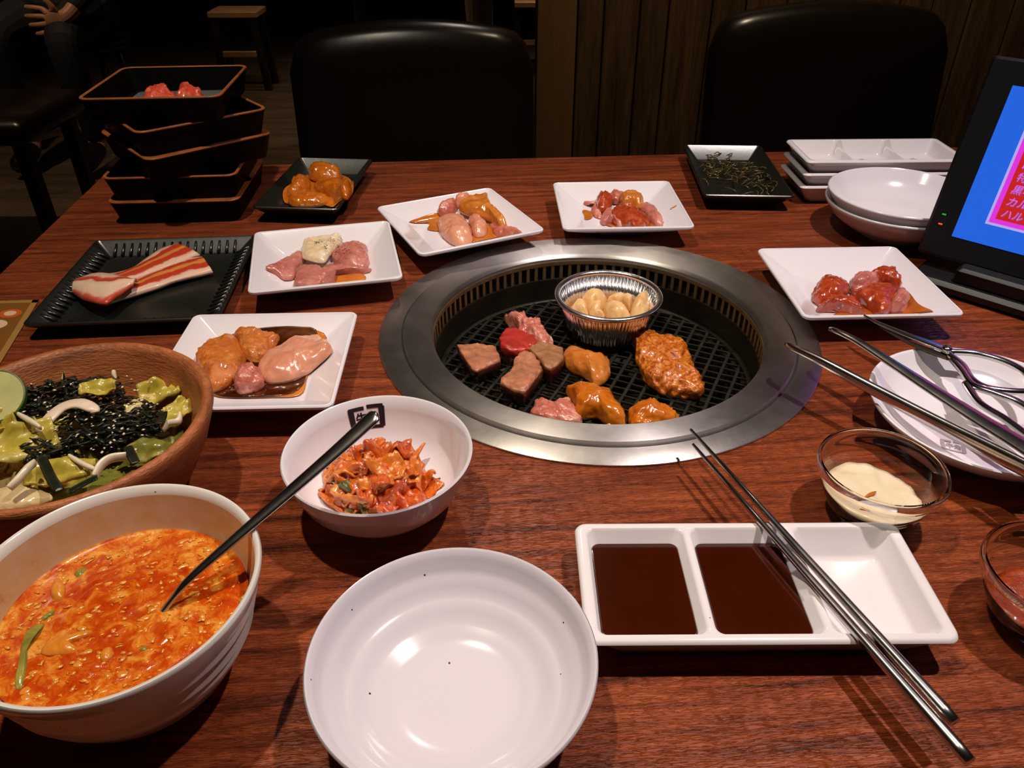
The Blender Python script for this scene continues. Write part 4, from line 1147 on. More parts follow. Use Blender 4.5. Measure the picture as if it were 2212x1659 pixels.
solo('sesame_seeds', 'pale sesame seeds sprinkled on the seaweed', 'sesame', scatter_grains(110, lambda r: (lambda q: Vector((q.x, q.y, TZ + .0560 + r.uniform(-.001, .003))))(at(r.choice(zone)[0] + r.gauss(0, 18), r.choice(zone)[1] + r.gauss(0, 10), .055)), .0012, 17, (1.3, .8, .5)), onion_m, kind='stuff')
dress = food_mat('creamy_dressing', [(0.3, (0.70, 0.50, 0.24)), (0.7, (0.80, 0.66, 0.40))], 30, .2, .6, .1)
food('salad_dressing', 'cream dressing pooled at the front left of the salad', 'dressing', [(-20, 1100), (-10, 1060), (40, 1045), (100, 1058), (110, 1075), (60, 1092), (10, 1100)], .047, .006, dress, 5, 2.4, .0012, 60)

# --- glass bowls
def glass_mat():
    m, nt, b = new_mat('clear_glass')
    b.inputs['Transmission Weight'].default_value = 1.0; b.inputs['Roughness'].default_value = .02
    b.inputs['IOR'].default_value = 1.46; b.inputs['Base Color'].default_value = (0.97, 0.96, 0.93, 1)
    return m
glass = glass_mat()
g_out = [(0, .0008), (.018, 0), (.0215, .0015), (.0300, .012), (.0360, .026), (.0380, .0345), (.0402, .0358), (.0412, .0395), (.0412, .0430)]
g_in = [(.0404, .0448), (.0392, .0448), (.0384, .0430), (.0368, .0345), (.0335, .0250), (.0270, .0120), (.0190, .0058), (.010, .0046), (0, .0044)]
g_me = mesh('bowl_body', lathe(g_out + g_in, 96), glass, 50)
for (x, y, lb) in ((.2445, .3985, 'clear glass bowl of white sauce behind the divided tray'), (.3095, .3060, 'clear glass bowl of red-brown relish at the right edge')):
    t = thing('glass_bowl', lb, 'bowl', (x, y, TZ), 0)
    part('bowl_body', g_me, None, t)
def fill(lv, top_wob, seed, tilt=0):
    pr = [(0, .0047), (.010, .0049), (.0185, .0062), (.0262, .0122), (inner_r(g_in, lv * .7) - .0003, lv * .7), (inner_r(g_in, lv) - .0004, lv)]
    pr += [(pr[-1][0] * k / 8, lv + .0006) for k in range(7, 0, -1)] + [(0, lv + .0006)]
    return lathe(pr, 64, lambda r, z, a: (r, z + (top_wob * noise.noise(Vector((r * math.cos(a) * 110 + seed, r * math.sin(a) * 110, 1))) + tilt * r * math.cos(a) if z > lv - .001 else 0)))
mayo = food_mat('white_sauce', [(0.3, (0.78, 0.60, 0.38)), (0.7, (0.84, 0.72, 0.52))], 40, .25, .5, .15, 110)
solo('white_sauce', 'thick cream-white sauce in the glass bowl behind the divided tray', 'sauce', fill(.0205, .0022, 3, -.10), mayo, (.2445, .3985, TZ))
solo('sauce_streak', 'small amber streak on the white sauce', 'sauce', domed([Vector((.006, .001)), Vector((0, .0017)), Vector((-.006, -.0005)), Vector((0, -.0015))], .001, 2, 0, 0, N=20, K=4), amber_sauce, (.2400, .3940, TZ + .0225), (0, 0, .4))
relish = food_mat('red_relish', [(0.3, (0.16, 0.014, 0.003)), (0.6, (0.34, 0.05, 0.006)), (0.85, (0.62, 0.20, 0.03))], 120, .15, .8, .8, 260)
solo('red_relish', 'chunky red-brown relish in the glass bowl at the right edge', 'relish', fill(.0160, .0030, 8), relish, (.3095, .3060, TZ))

# ================================================================ three-part sauce trays
import bmesh
TH = .025; THX, THY = .1025, .0462
CW = .0303                     # half length of one compartment at the rim
def tray_mesh(divz):
    bm = bmesh.new()
    def ring(pts): return [bm.verts.new(p) for p in pts]
    def skin(A, B):
        n = len(A)
        for i in range(n): bm.faces.new((A[i], A[(i + 1) % n], B[(i + 1) % n], B[i]))
    o = [ring(rsq(THX - .018, THY - .014, .008, 0)), ring(rsq(THX - .015, THY - .012, .009, .0015)), ring(rsq(THX - .0035, THY - .0035, .008, TH - .006)), ring(rsq(THX, THY, .007, TH - .0022)), ring(rsq(THX - .0006, THY - .0006, .007, TH - .0007)), ring(rsq(THX - .0020, THY - .0020, .006, TH))]
    bm.faces.new(list(reversed(o[0])))
    for a, b in zip(o[:-1], o[1:]): skin(a, b)
    tops = []
    for k in (-1, 0, 1):
        cx = k * .0650
        h = [ring(rsq(CW + .0008, .0409, .005, TH, 5, cx)), ring(rsq(CW - .0006, .0397, .005, TH - .0014, 5, cx)), ring(rsq(CW - .0050, .0335, .0055, .0085, 5, cx)), ring(rsq(CW - .0085, .0300, .005, .0055, 5, cx))]
        for a, b in zip(h[:-1], h[1:]): skin(a, b)
        bm.faces.new(h[-1]); tops.append(h[0])
    es = set()
    for lp in [o[-1]] + tops:
        for i in range(len(lp)): es.add(bm.edges.get((lp[i], lp[(i + 1) % len(lp)])))
    bmesh.ops.triangle_fill(bm, use_beauty=True, use_dissolve=False, edges=list(es))
    bmesh.ops.recalc_face_normals(bm, faces=bm.faces)
    if divz:
        for v in bm.verts:
            if abs(abs(v.co.x) - .0325) < .0036 and v.co.z > TH - .002 and abs(v.co.y) < .036: v.co.z -= divz
    me = bpy.data.meshes.new('tray_body'); bm.to_mesh(me); bm.free()
    for p in me.polygons: p.use_smooth = True
    me.set_sharp_from_angle(angle=R(42)); me.materials.append(M['tray'])
    return me
M['tray'] = speckled('tray_glaze', (0.80, 0.745, 0.76), (0.30, 0.2, 0.15), .62, 130, .14)
tr_me = tray_mesh(0)
TC = Vector((.1420, .3200, TZ))
tr = thing('sauce_tray', 'white three-part sauce tray in front of the grill, two parts filled', 'tray', TC, R(0.2))
part('tray_body', tr_me, None, tr)
soy = food_mat('soy_sauce', [(0.3, (0.032, 0.0038, 0.0004)), (0.7, (0.046, 0.006, 0.0008))], 8, .06, .9, 0)
for k, lb in ((-1, 'red-brown dipping sauce in the left part of the divided tray'), (0, 'dark brown dipping sauce in the middle part of the divided tray')):
    solo('dipping_sauce', lb, 'sauce', loft([rsq(CW - .0088, .0297, .005, .0058), rsq(CW - .0053, .0332, .0052, .0086), rsq(CW - .0032, .0360, .005, .0160), rsq(CW - .0038, .0354, .0045, .0164)]), soy, (TC.x + k * .0650, TC.y, TZ), (0, 0, R(.2)), 'dipping sauces in the divided tray', 30)
st_me = tray_mesh(.0086)
for i in range(3):
    t = thing('sauce_tray', ['bottom white three-part tray of the stack beside the tablet', 'middle white three-part tray of the stack beside the tablet', 'top empty white three-part tray of the stack beside the tablet'][i], 'tray', (.4700 + .0005 * i, 1.0150 - .0005 * i, TZ + .0166 * i), R(1.0), 'stacked three-part trays')
    part('tray_body', st_me, None, t)

# ================================================================ chopsticks, tongs, scissors
def stick(lb, pa, pb):
    A, B = at(*pa, TH + .0032), at(*pb, TH + .0036); o_ = (A + B) / 2
    V = tube([A - o_, (A - o_).lerp(B - o_, .35), (A - o_).lerp(B - o_, .7), (A - o_).lerp(B - o_, .97), B - o_], lambda t: .0011 + .0031 * t ** .8 if t < .96 else .0032, 14)
    solo('chopstick', lb, 'chopsticks', V, M['dull'], o_, None, 'pair of steel chopsticks across the divided tray')
stick('right steel chopstick, whose tip reaches furthest over the grill ring', (1492, 928), (2062, 1560))
stick('left steel chopstick, whose thick end reaches nearest the camera', (1497, 960), (2095, 1645))

J = at(2440, 1120, .052)
tg = thing('tongs', 'steel serving tongs lying open across the white shallow bowl', 'tongs', J)
def arm(pts, wf):
    P = smooth_path([at(x, y, z) - J for x, y, z in pts], 60)
    return tube(P, wf, 12)
part('tong_arm', arm([(1700, 743, .040), (1712, 750, .0435), (1770, 778, .0440), (1890, 843, .0415), (2050, 928, .042), (2212, 1010, .046), (2340, 1075, .050), (2440, 1120, .052)],
     lambda t: (.0022 + .0012 * math.sin(PI * t), .0018 + .0048 * min(1, t * 1.6))), M['dull'], tg, True)
part('tong_arm', arm([(1795, 711, .046), (1808, 716, .0500), (1850, 736, .0500), (1920, 780, .0485), (2000, 832, .0480), (2110, 902, .0480), (2230, 975, .0500), (2340, 1055, .0515), (2440, 1120, .052)],
     lambda t: (.0024 + .0060 * max(0, min(1, (t - .15) * 1.7)), .0020 + .0012 * t)), M['dull'], tg, True)
part('tong_hinge', tube([at(2400, 1098, .0515) - J, at(2440, 1120, .052) - J, at(2452, 1126, .052) - J], .0075, 12), M['dull'], tg, True)

pv = at(2045, 757, .0370)
sc = thing('kitchen_scissors', 'steel kitchen scissors lying across the white shallow bowl', 'scissors', pv)
def wp(L): return [at(x, y, z) - pv for x, y, z in L]
part('scissor_blade', tube(smooth_path(wp([(1866, 681, .0335), (1900, 699, .0345), (1960, 724, .0355), (2020, 746, .0365), (2062, 764, .037)]), 30), lambda t: (.0007 + .0050 * min(1, t * 1.5), .0010), 8), M['dull'], sc, True)
part('scissor_blade', tube(smooth_path(wp([(1900, 706, .0325), (1950, 733, .0330), (2005, 757, .0338), (2052, 774, .0345)]), 30), lambda t: (.0007 + .0042 * min(1, t * 1.5), .0008), 8), M['soot'], sc, True)
part('pivot_screw', xform(lathe([(0, .003), (.003, .0026), (.0042, .0012), (.0042, -.003), (0, -.003)], 24), Matrix.Translation((0, 0, .001))), M['chrome'], sc, True)
lo1 = wp([(2052, 760, .037), (2110, 764, .038), (2175, 783, .040), (2222, 812, .041), (2230, 842, .041), (2190, 846, .041), (2130, 838, .040), (2098, 818, .039), (2080, 790, .038), (2052, 768, .037)])
part('handle_loop', tube(smooth_path(lo1, 80), lambda t: (.0030, .0028), 10), M['chrome'], sc, True)
lo2 = wp([(2052, 770, .0355), (2078, 800, .038), (2102, 832, .040), (2150, 850, .042), (2205, 872, .043), (2262, 915, .044), (2300, 962, .044), (2272, 975, .044), (2218, 940, .043), (2170, 905, .042), (2118, 872, .040), (2086, 828, .038)])
part('handle_loop', tube(smooth_path(lo2, 80), lambda t: (.0030, .0028), 10), M['chrome'], sc, True)

# ================================================================ lacquer boxes
BH = .0302
def box_mesh(inner):
    return loft([rsq(.0712, .0712, .010, 0), rsq(.0722, .0722, .011, .0012), rsq(.0782, .0782, .013, BH - .0035), rsq(.0786, .0786, .013, BH - .0022)], True, False), \
           loft([rsq(.0786, .0786, .013, BH - .0022), rsq(.0790, .0790, .013, BH - .0010), rsq(.0784, .0784, .013, BH), rsq(inner + .0008, inner + .0008, .011, BH), rsq(inner, inner, .011, BH - .0008)], False, False), \
           loft([rsq(inner, inner, .011, BH - .0008), rsq(min(inner, .0690) - .0005, min(inner, .0690) - .0005, .010, .0032)], False, True)
def lacquer_me(inner):
    a, b, c = box_mesh(inner); V, F = merge(a, b, c)
    me = mesh('lacquer_box', (V, F), [M['lacquer'], M['rim_lacquer']], 40)
    na = len(a[1]); nb = len(b[1])
    for i, p in enumerate(me.polygons): p.material_index = 1 if na <= i < na + nb else 0
    return me
ledge, openm = lacquer_me(.0698), lacquer_me(.0752)
bx = (-.414, .9890)
for i, (rz, me, lb, ox, oy) in enumerate(((3, ledge, 'bottom black lacquer box of the stack', 0, 0), (4, openm, 'second black lacquer box from the bottom of the stack', .001, 0), (42, ledge, 'third black lacquer box of the stack, turned cornerwise', .008, .0),
                              (40, openm, 'fourth black lacquer box of the stack, turned cornerwise', .008, .0), (4, openm, 'top black lacquer box of the stack, open with red meat inside', .002, -.002))):
    o = part('lacquer_box', me, None, None, loc=(bx[0] + ox, bx[1] + oy, TZ + (BH + .0003) * i), rot=(0, 0, R(rz)))
    tag(o, lb, 'box', 'stacked black lacquer boxes')
BT = (BH + .0003) * 4
solo('liner_sheet', 'grey liner sheet under the red meat in the top box', 'liner', loft([rsq(.058, .058, .006, 0), rsq(.058, .058, .006, .0006)]), plain('grey_liner', (0.32, 0.34, 0.33), .25, coat=.4), (bx[0] + .002, bx[1] - .002, TZ + BT + .0036), (0, 0, R(4)))
raw_red = food_mat('thin_sliced_meat', [(0.25, (0.60, 0.030, 0.014)), (0.5, (0.74, 0.085, 0.045)), (0.75, (0.82, 0.28, 0.18))], 70, .3, .4, .4, 160)
C1 = crop(0, 0, 3.318)
food('meat_slice', 'rolled red meat slices at the left in the top lacquer box', 'meat', C1([(1000, 695), (1035, 640), (1110, 608), (1190, 615), (1245, 655), (1250, 700), (1120, 712)]), BT + .0044, .024, raw_red, 111, 2.2, .004, 60, 'red meat in the top lacquer box', mid=.7)
food('meat_slice', 'rolled red meat slices at the right in the top lacquer box', 'meat', C1([(1262, 690), (1270, 625), (1310, 592), (1390, 612), (1450, 650), (1475, 692), (1440, 710), (1300, 712)]), BT + .0044, .027, raw_red, 113, 2.2, .004, 60, 'red meat in the top lacquer box', mid=.7)

# ================================================================ ordering tablet
a0, a1 = at(2055, 510, .05), at(2212, 552, .05)
ex = Vector((a1.x - a0.x, a1.y - a0.y, 0)).normalized(); back = Vector((-ex.y, ex.x, 0))
if back.y < 0: back = -back
lean = R(16)
ey = (back * math.sin(lean) + Vector((0, 0, math.cos(lean)))).normalized(); ez = ex.cross(ey).normalized()
MT = Matrix(((ex.x, ey.x, ez.x, 0), (ex.y, ey.y, ez.y, 0), (ex.z, ey.z, ez.z, 0), (0, 0, 0, 1)))
tb = thing('ordering_tablet', 'black ordering tablet on a stand with a lit blue and red screen', 'tablet', a0)
tb.rotation_euler = MT.to_euler()
SW, SH = .232, .148
part('tablet_body', block(-.027, SW + .025, -.024, SH + .024, -.0078, -.0012, .003, 4), M['plastic'], tb, 35)
def pane(name, x0, x1, y0, y1, z, mat): return part(name, block(x0, x1, y0, y1, z - .0004, z, .0001, 1), mat, tb, False)
pane('screen', 0, SW, 0, SH, -.0006, emit('screen_blue', (0.012, 0.105, 0.62), 1.0))
pane('panel_edge', .0245, SW - .0225, .0200, SH - .0215, -.0002, emit('screen_lilac', (0.42, 0.36, 0.78), .9))
pane('panel_border', .0270, SW - .0250, .0224, SH - .0240, .0002, emit('screen_magenta', (0.62, 0.03, 0.60), 1.0))
pane('menu_panel', .0318, SW - .0296, .0268, SH - .0288, .0006, emit('screen_red', (0.48, 0.012, 0.012), 1.0))
txt_m = emit('screen_pink_text', (0.80, 0.10, 0.72), 1.0); sh_m = emit('screen_dark_text', (0.10, 0.10, 0.30), 1.0)
for k, s in enumerate(['ハル・盛合せ', 'カルビ', '黒毛和牛盛', '特選和牛盛', 'ロース盛', 'ハラミ', 'タン塩', 'ホルモン']):
    g = glyphs(s, .0098)
    if not g[0]: continue
    yb = .0300 + k * .0118
    for nm, dx, dz, m_ in (('menu_text_shadow', .0006, .0008, sh_m), ('menu_text', 0, .0010, txt_m)):
        part(nm, ([Vector((v.x + .22 * v.y + .0345 + dx, v.y + yb - dx, dz)) for v in g[0]], g[1]), m_, tb, False)
led_g, led_r = emit('green_led', (0.02, 0.30, 0.03), 1.0), emit('red_led', (0.9, 0.08, 0.02), 1.0)
for y_, m_ in ((.018, led_g), (.008, led_r)):
    part('status_light', block(-.0165, -.0125, y_, y_ + .0016, -.0014, -.0006, .0003, 1), m_, tb, False)
# stand: a wedge foot and neck built upright in the table's frame, then brought into the tablet's frame
inv = (Matrix.Translation(a0) @ MT).inverted()
W3 = Matrix.Translation((a0.x, a0.y, TZ)) @ Matrix(((ex.x, back.x, 0, 0), (ex.y, back.y, 0, 0), (0, 0, 1, 0), (0, 0, 0, 1)))
part('stand_foot', xform(block(-.020, SW + .01, -.034, .030, .0002, .014, .004, 3), inv @ W3), M['plastic'], tb, 35)
part('stand_front', xform(block(.020, SW - .02, -.026, -.006, .013, .030, .003, 3), inv @ W3), M['plastic'], tb, 35)
part('stand_neck', xform(block(.06, SW - .03, .012, .028, .013, .040, .004, 3), inv @ W3), M['plastic'], tb, 35)

# ================================================================ picture menu card at the left edge
mc = [at(-170, 655, .001), at(84, 648, .001), at(0, 786, .001), at(-330, 800, .001)]
ux = (mc[1] - mc[0]).normalized(); mo_ = mc[1]
vx = (mc[2] - mc[1]).normalized()
card = thing('menu_card', 'laminated orange picture menu lying at the left edge of the table', 'menu', mo_)
def para(x0, x1, y0, y1, z0, z1):
    P = [(-ux * x0 + vx * y0), (-ux * x1 + vx * y0), (-ux * x1 + vx * y1), (-ux * x0 + vx * y1)]
    return loft([[p + Vector((0, 0, z - .001)) for p in P] for z in (z0, z1)])
part('card_sheet', para(0, .10, 0, .17, .0003, .0010), plain('card_brown', (0.22, 0.085, 0.016), .3, coat=.5), card, False)
part('card_edge', para(0, .006, 0, .17, .0010, .0013), plain('card_gold', (0.34, 0.18, 0.05), .35), card, False)
part('card_edge', para(0, .10, 0, .006, .0010, .0013), plain('card_gold_top', (0.34, 0.18, 0.05), .35), card, False)
cf = plain('card_orange', (0.72, 0.22, 0.03), .3, coat=.4); cw_ = plain('card_cream', (0.72, 0.50, 0.34), .3, coat=.4); cr_ = plain('card_red', (0.55, 0.10, 0.02), .3)
def blob(x, y, a, b, m, z=.0012):
    P = [(-ux * (x + a * math.cos(t)) + vx * (y + b * math.sin(t))) for t in [i * PI / 12 for i in range(24)]]
    part('printed_picture', loft([[p + Vector((0, 0, z - .0014)) for p in P], [p + Vector((0, 0, z - .001)) for p in P]]), m, card, False)
blob(.020, .028, .011, .009, cr_); blob(.020, .028, .006, .005, cw_, .0015); blob(.030, .050, .014, .010, cw_); blob(.031, .051, .008, .006, cf, .0015)
blob(.040, .074, .016, .011, cf); blob(.050, .100, .016, .010, cf); blob(.028, .098, .008, .010, cw_); blob(.032, .122, .008, .006, cw_)

# ================================================================ chairs
def panel_back(W, H, T, crown, lean):
    """upholstered back, front face towards -y, base at z=0, arched top"""
    def outline(ins, n=14):
        P = []; w2 = W / 2 - ins; rc = .045
        for i in range(n + 1):
            x = -w2 + 2 * w2 * i / n
            P.append((x, H - ins + crown * (1 - (x / (W / 2)) ** 2)))
        for i in range(1, 8): P.append((w2, (H - ins) * (1 - i / 8) + ins * i / 8))
        for i in range(n + 1): P.append((w2 - 2 * w2 * i / n, ins))
        for i in range(1, 8): P.append((-w2, ins + (H - 2 * ins) * i / 8))
        Q = []
        for x, z in P:
            ex_, ez_ = abs(x) - (w2 - rc), z - (H - ins + crown * (1 - (x / (W / 2)) ** 2) - rc)
            if ex_ > 0 and ez_ > 0:
                g = math.hypot(ex_, ez_)
                if g > rc: x = math.copysign(w2 - rc + ex_ * rc / g, x); z -= ez_ - ez_ * rc / g
            Q.append((x, z))
        return Q
    L = []
    for ins, y in ((.10, -T / 2 - .008), (.045, -T / 2 - .004), (.016, -T / 2 + .004), (.003, -T / 2 + .016), (0, 0), (.003, T / 2 - .016), (.012, T / 2 - .004), (.03, T / 2)):
        L.append([Vector((x, y + math.tan(lean) * z, z)) for x, z in outline(ins)])
    return loft(L)


def dining_chair(lb, x, y, rz, ztop, W=.40, cat='chair'):
    t = thing('dining_chair', lb, cat, (x, y, 0), rz, 'black leather dining chairs')
    part('seat', block(-W / 2, W / 2, -.40, .03, .41, .475, .028, 4), M['leather'], t, True)
    part('backrest', xform(panel_back(W, ztop - .44, .062, .026, R(9)), Matrix.Translation((0, .0, .44))), M['leather'], t, 50)
    for sx in (-1, 1):
        for yy in (-.36, .0):
            part('leg', loft([rsq(.014, .014, .003, 0, 2, sx * (W / 2 - .03), yy + (.03 if yy == 0 else 0)), rsq(.019, .019, .003, .412, 2, sx * (W / 2 - .03), yy)]), M['dark_wood'], t, 30)
    return t


dining_chair('black leather chair with an arched back behind the middle of the table', -.160, 1.325, R(4), .848, .405)
dining_chair('black leather chair behind the white trays at the back right', .555, 1.40, R(4), .862, .425)

# ================================================================ beyond the table, in the dark
bch = thing('padded_bench', 'low black padded bench catching light at the far left edge', 'bench', (-1.78, 2.42, 0))
part('seat', block(-.42, .42, -.20, .20, .405, .475, .022, 4), M['leather'], bch, True)
for sx in (-1, 1):
    for sy in (-1, 1):
        part('leg', block(sx * .36 - .02, sx * .36 + .02, sy * .14 - .02, sy * .14 + .02, 0, .404, .003, 1), M['dark_wood'], bch, 30)


def wooden_seat(lb, x, y, w_, d_, zs, zr, name='wooden_bench', cat='bench'):
    t = thing(name, lb, cat, (x, y, 0))
    part('seat', block(-w_ / 2, w_ / 2, -d_ / 2, d_ / 2, zs - .03, zs, .004, 2), M['pale_wood'], t, 30)
    part('stretcher', block(-w_ / 2 + .02, w_ / 2 - .02, -d_ / 2 + .02, -d_ / 2 + .045, zr - .03, zr, .003, 2), M['pale_wood'], t, 30)
    for sx in (-1, 1):
        for sy in (-1, 1):
            part('leg', loft([rsq(.018, .018, .003, 0, 2, sx * (w_ / 2 - .02) * 1.12, sy * (d_ / 2 - .03) * 1.12), rsq(.018, .018, .003, zs - .03, 2, sx * (w_ / 2 - .03), sy * (d_ / 2 - .03))]), M['dark_wood'], t, 30)
wooden_seat('far wooden bench with pale edges above the lacquer boxes', -1.47, 4.62, .26, .20, .40, .20)
wooden_seat('far orange-lit wooden bench beside the panelled wall', .20, 5.0, .36, .36, .40, .2)


def figure(lb, J, edges, radii, hand=None, clothes=()):
    """one continuous body from joints (skin surface), clothing as children"""
    root = thing('person', lb, 'person', (J['pelvis'].x, J['pelvis'].y, 0))
    off = Vector((J['pelvis'].x, J['pelvis'].y, 0))
    def skinned(name, edges_, rad, mat, parent, rootj):
        names = []
        for a, b in edges_:
            for q in (a, b):
                if q not in names: names.append(q)
        me = bpy.data.meshes.new(name)
        me.from_pydata([tuple(J[q] - off) for q in names], [(names.index(a), names.index(b)) for a, b in edges_], [])
        o = bpy.data.objects.new(name, me); COL.objects.link(o); o.parent = parent
        o.modifiers.new('Skin', 'SKIN')
        sv = me.skin_vertices[0].data
        for i, q in enumerate(names):
            r_ = rad[q]; sv[i].radius = r_ if isinstance(r_, tuple) else (r_, r_); sv[i].use_root = (q == rootj)
        s = o.modifiers.new('Sub', 'SUBSURF'); s.levels = 2; s.render_levels = 2
        me.materials.append(mat)
        return o
    skinned('body', edges, radii, M['skin'], root, 'pelvis')
    for nm, ed, rad, mat, rj in clothes: skinned(nm, ed, rad, mat, root, rj)
    return root, off


def face(root, off, head, fwd, hair=True):
    """skull with brow, nose, eyes, mouth, ears on the neck, and a cap of hair"""
    h = head - off; s = Vector((fwd.y, -fwd.x, 0))
    Mx = Matrix(((s.x, fwd.x, 0, h.x), (s.y, fwd.y, 0, h.y), (0, 0, 1, h.z), (0, 0, 0, 1)))
    part('hair', xform(lathe([(0, .128), (.045, .120), (.078, .085), (.088, .045), (.086, .010), (.080, .012), (.078, .05), (0, .115)], 24), Mx @ Matrix.Translation((0, -.012, 0)) @ Matrix.Diagonal((.92, 1.1, 1, 1))), M['hair'], root)
    for sx in (-1, 1):
        part('eye', xform(lathe([(0, .009), (.006, .006), (.009, 0), (.006, -.006), (0, -.009)], 12), Mx @ Matrix.Translation((sx * .032, .078, .012))), M['ink'], root)
        part('ear', xform(lathe([(0, .028), (.010, .018), (.012, 0), (.008, -.02), (0, -.028)], 12), Mx @ Matrix.Translation((sx * .080, -.008, .002))), M['skin'], root)
    part('mouth', xform(tube([(-.022, .083, -.052), (0, .089, -.050), (.022, .083, -.052)], .004, 8), Mx), plain('lips', (.35, .10, .08), .5), root)


HEADR = {'skull': .082, 'crown': .074, 'jaw': .058, 'neck': .050}
def add_head(J, top, fwd):
    J['jaw'] = top + fwd * .035 + Vector((0, 0, -.055)); J['skull'] = top.copy(); J['crown'] = top + Vector((0, 0, .06)) - fwd * .01
    J['nose'] = top + fwd * .095 + Vector((0, 0, -.012))
HE = [('neck', 'skull'), ('skull', 'jaw'), ('skull', 'crown'), ('skull', 'nose')]

# seated guest at the far left, in black, one hand showing
fw = Vector((-.2, -.98, 0)).normalized()
J = {k: Vector(v) for k, v in {'pelvis': (-1.50, 3.06, .615), 'waist': (-1.50, 3.07, .74), 'chest': (-1.50, 3.08, .98), 'neck': (-1.50, 3.07, 1.14),
     'shl': (-1.30, 3.06, 1.06), 'ell': (-1.22, 2.86, .80), 'wrl': (-1.335, 2.700, .690), 'pal': (-1.385, 2.690, .675),
     'shr': (-1.70, 3.06, 1.06), 'elr': (-1.80, 2.88, .80), 'wrr': (-1.74, 2.68, .64), 'par': (-1.72, 2.62, .63),
     'hil': (-1.40, 3.04, .565), 'knl': (-1.37, 2.66, .53), 'anl': (-1.37, 2.72, .10), 'tol': (-1.38, 2.56, .05),
     'hir': (-1.60, 3.04, .565), 'knr': (-1.64, 2.66, .53), 'anr': (-1.64, 2.72, .10), 'tor': (-1.65, 2.56, .05)}.items()}
hp = at(92, 45, -.145); DX, DY = hp.x + 1.43, hp.y - 2.69
for q in J: J[q] += Vector((DX, DY, 0))
add_head(J, Vector((-1.51 + DX, 3.05 + DY, 1.27)), fw)
E = [('pelvis', 'waist'), ('waist', 'chest'), ('chest', 'neck')] + HE
for s in 'lr': E += [('chest', 'sh' + s), ('sh' + s, 'el' + s), ('el' + s, 'wr' + s), ('wr' + s, 'pa' + s), ('pelvis', 'hi' + s), ('hi' + s, 'kn' + s), ('kn' + s, 'an' + s), ('an' + s, 'to' + s)]
Rd = {'pelvis': .12, 'waist': .11, 'chest': .12, 'nose': .012, **HEADR}
for s in 'lr': Rd.update({'sh' + s: .055, 'el' + s: .042, 'wr' + s: .027, 'pa' + s: (.034, .018), 'hi' + s: .085, 'kn' + s: .058, 'an' + s: .038, 'to' + s: .03})
# five fingers on the hand that shows, pointing left, knuckles stacked upright
for i, (dz, L) in enumerate(((.042, .070), (.016, .080), (-.010, .074), (-.036, .058))):
    b0 = 'f%d' % i
    J[b0 + 'a'] = Vector((-1.412, 2.684, .675 + dz)); J[b0 + 'b'] = Vector((-1.412 - L * .5, 2.676, .675 + dz * 1.15)); J[b0 + 'c'] = Vector((-1.412 - L, 2.694, .672 + dz * 1.2))
    E += [('pal', b0 + 'a'), (b0 + 'a', b0 + 'b'), (b0 + 'b', b0 + 'c')]; Rd.update({b0 + 'a': .0105, b0 + 'b': .0095, b0 + 'c': .0075})
J['tha'] = Vector((-1.370, 2.678, .724)); J['thb'] = Vector((-1.392, 2.668, .757))
for q in [k for k in J if k[0] == 'f' and len(k) == 3] + ['tha', 'thb']: J[q] += Vector((DX, DY, 0))
for q in [k for k in J if k[0] == 'f' and len(k) == 3] + ['tha', 'thb', 'wrl', 'pal']: J[q].z -= .10
J['ell'].z -= .06
E += [('pal', 'tha'), ('tha', 'thb')]; Rd.update({'tha': .0115, 'thb': .009})
big = {k: (v * 1.18 if not isinstance(v, tuple) else v) for k, v in Rd.items()}
J['cul'] = J['ell'].lerp(J['wrl'], .92); J['cur'] = J['elr'].lerp(J['wrr'], .92); big['cul'] = .036; big['cur'] = .036
J['hem'] = J['neck'].lerp(J['chest'], .35); big['hem'] = .07
top = [('pelvis', 'waist'), ('waist', 'chest'), ('chest', 'hem')] + [e for s in 'lr' for e in (('chest', 'sh' + s), ('sh' + s, 'el' + s), ('el' + s, 'cu' + s))]
leg = [e for s in 'lr' for e in (('pelvis', 'hi' + s), ('hi' + s, 'kn' + s), ('kn' + s, 'an' + s))]
sho = lambda s: [('an' + s, 'to' + s)]
pr, off = figure('person in black sitting at the far left, one bare hand showing', J, E, Rd, None,
                 [('shirt', top, big, M['cloth_black'], 'pelvis'), ('trousers', leg, big, M['cloth_black'], 'pelvis'), ('shoe', sho('l'), big, M['leather'], 'anl'), ('shoe', sho('r'), big, M['leather'], 'anr')])
face(pr, off, J['skull'], fw)
stool = thing('stool', 'dark stool under the person in black at the far left', 'stool', (-1.50 + DX, 3.10 + DY, 0))
part('seat', lathe([(0, .405), (.17, .405), (.185, .415), (.185, .43), (.17, .438), (0, .438)], 32), M['leather'], stool, 40)
for a in range(4):
    part('leg', tube([(.16 * math.cos(a * PI / 2 + .78), .16 * math.sin(a * PI / 2 + .78), 0), (.12 * math.cos(a * PI / 2 + .78), .12 * math.sin(a * PI / 2 + .78), .406)], .014, 10), M['dark_wood'], stool)


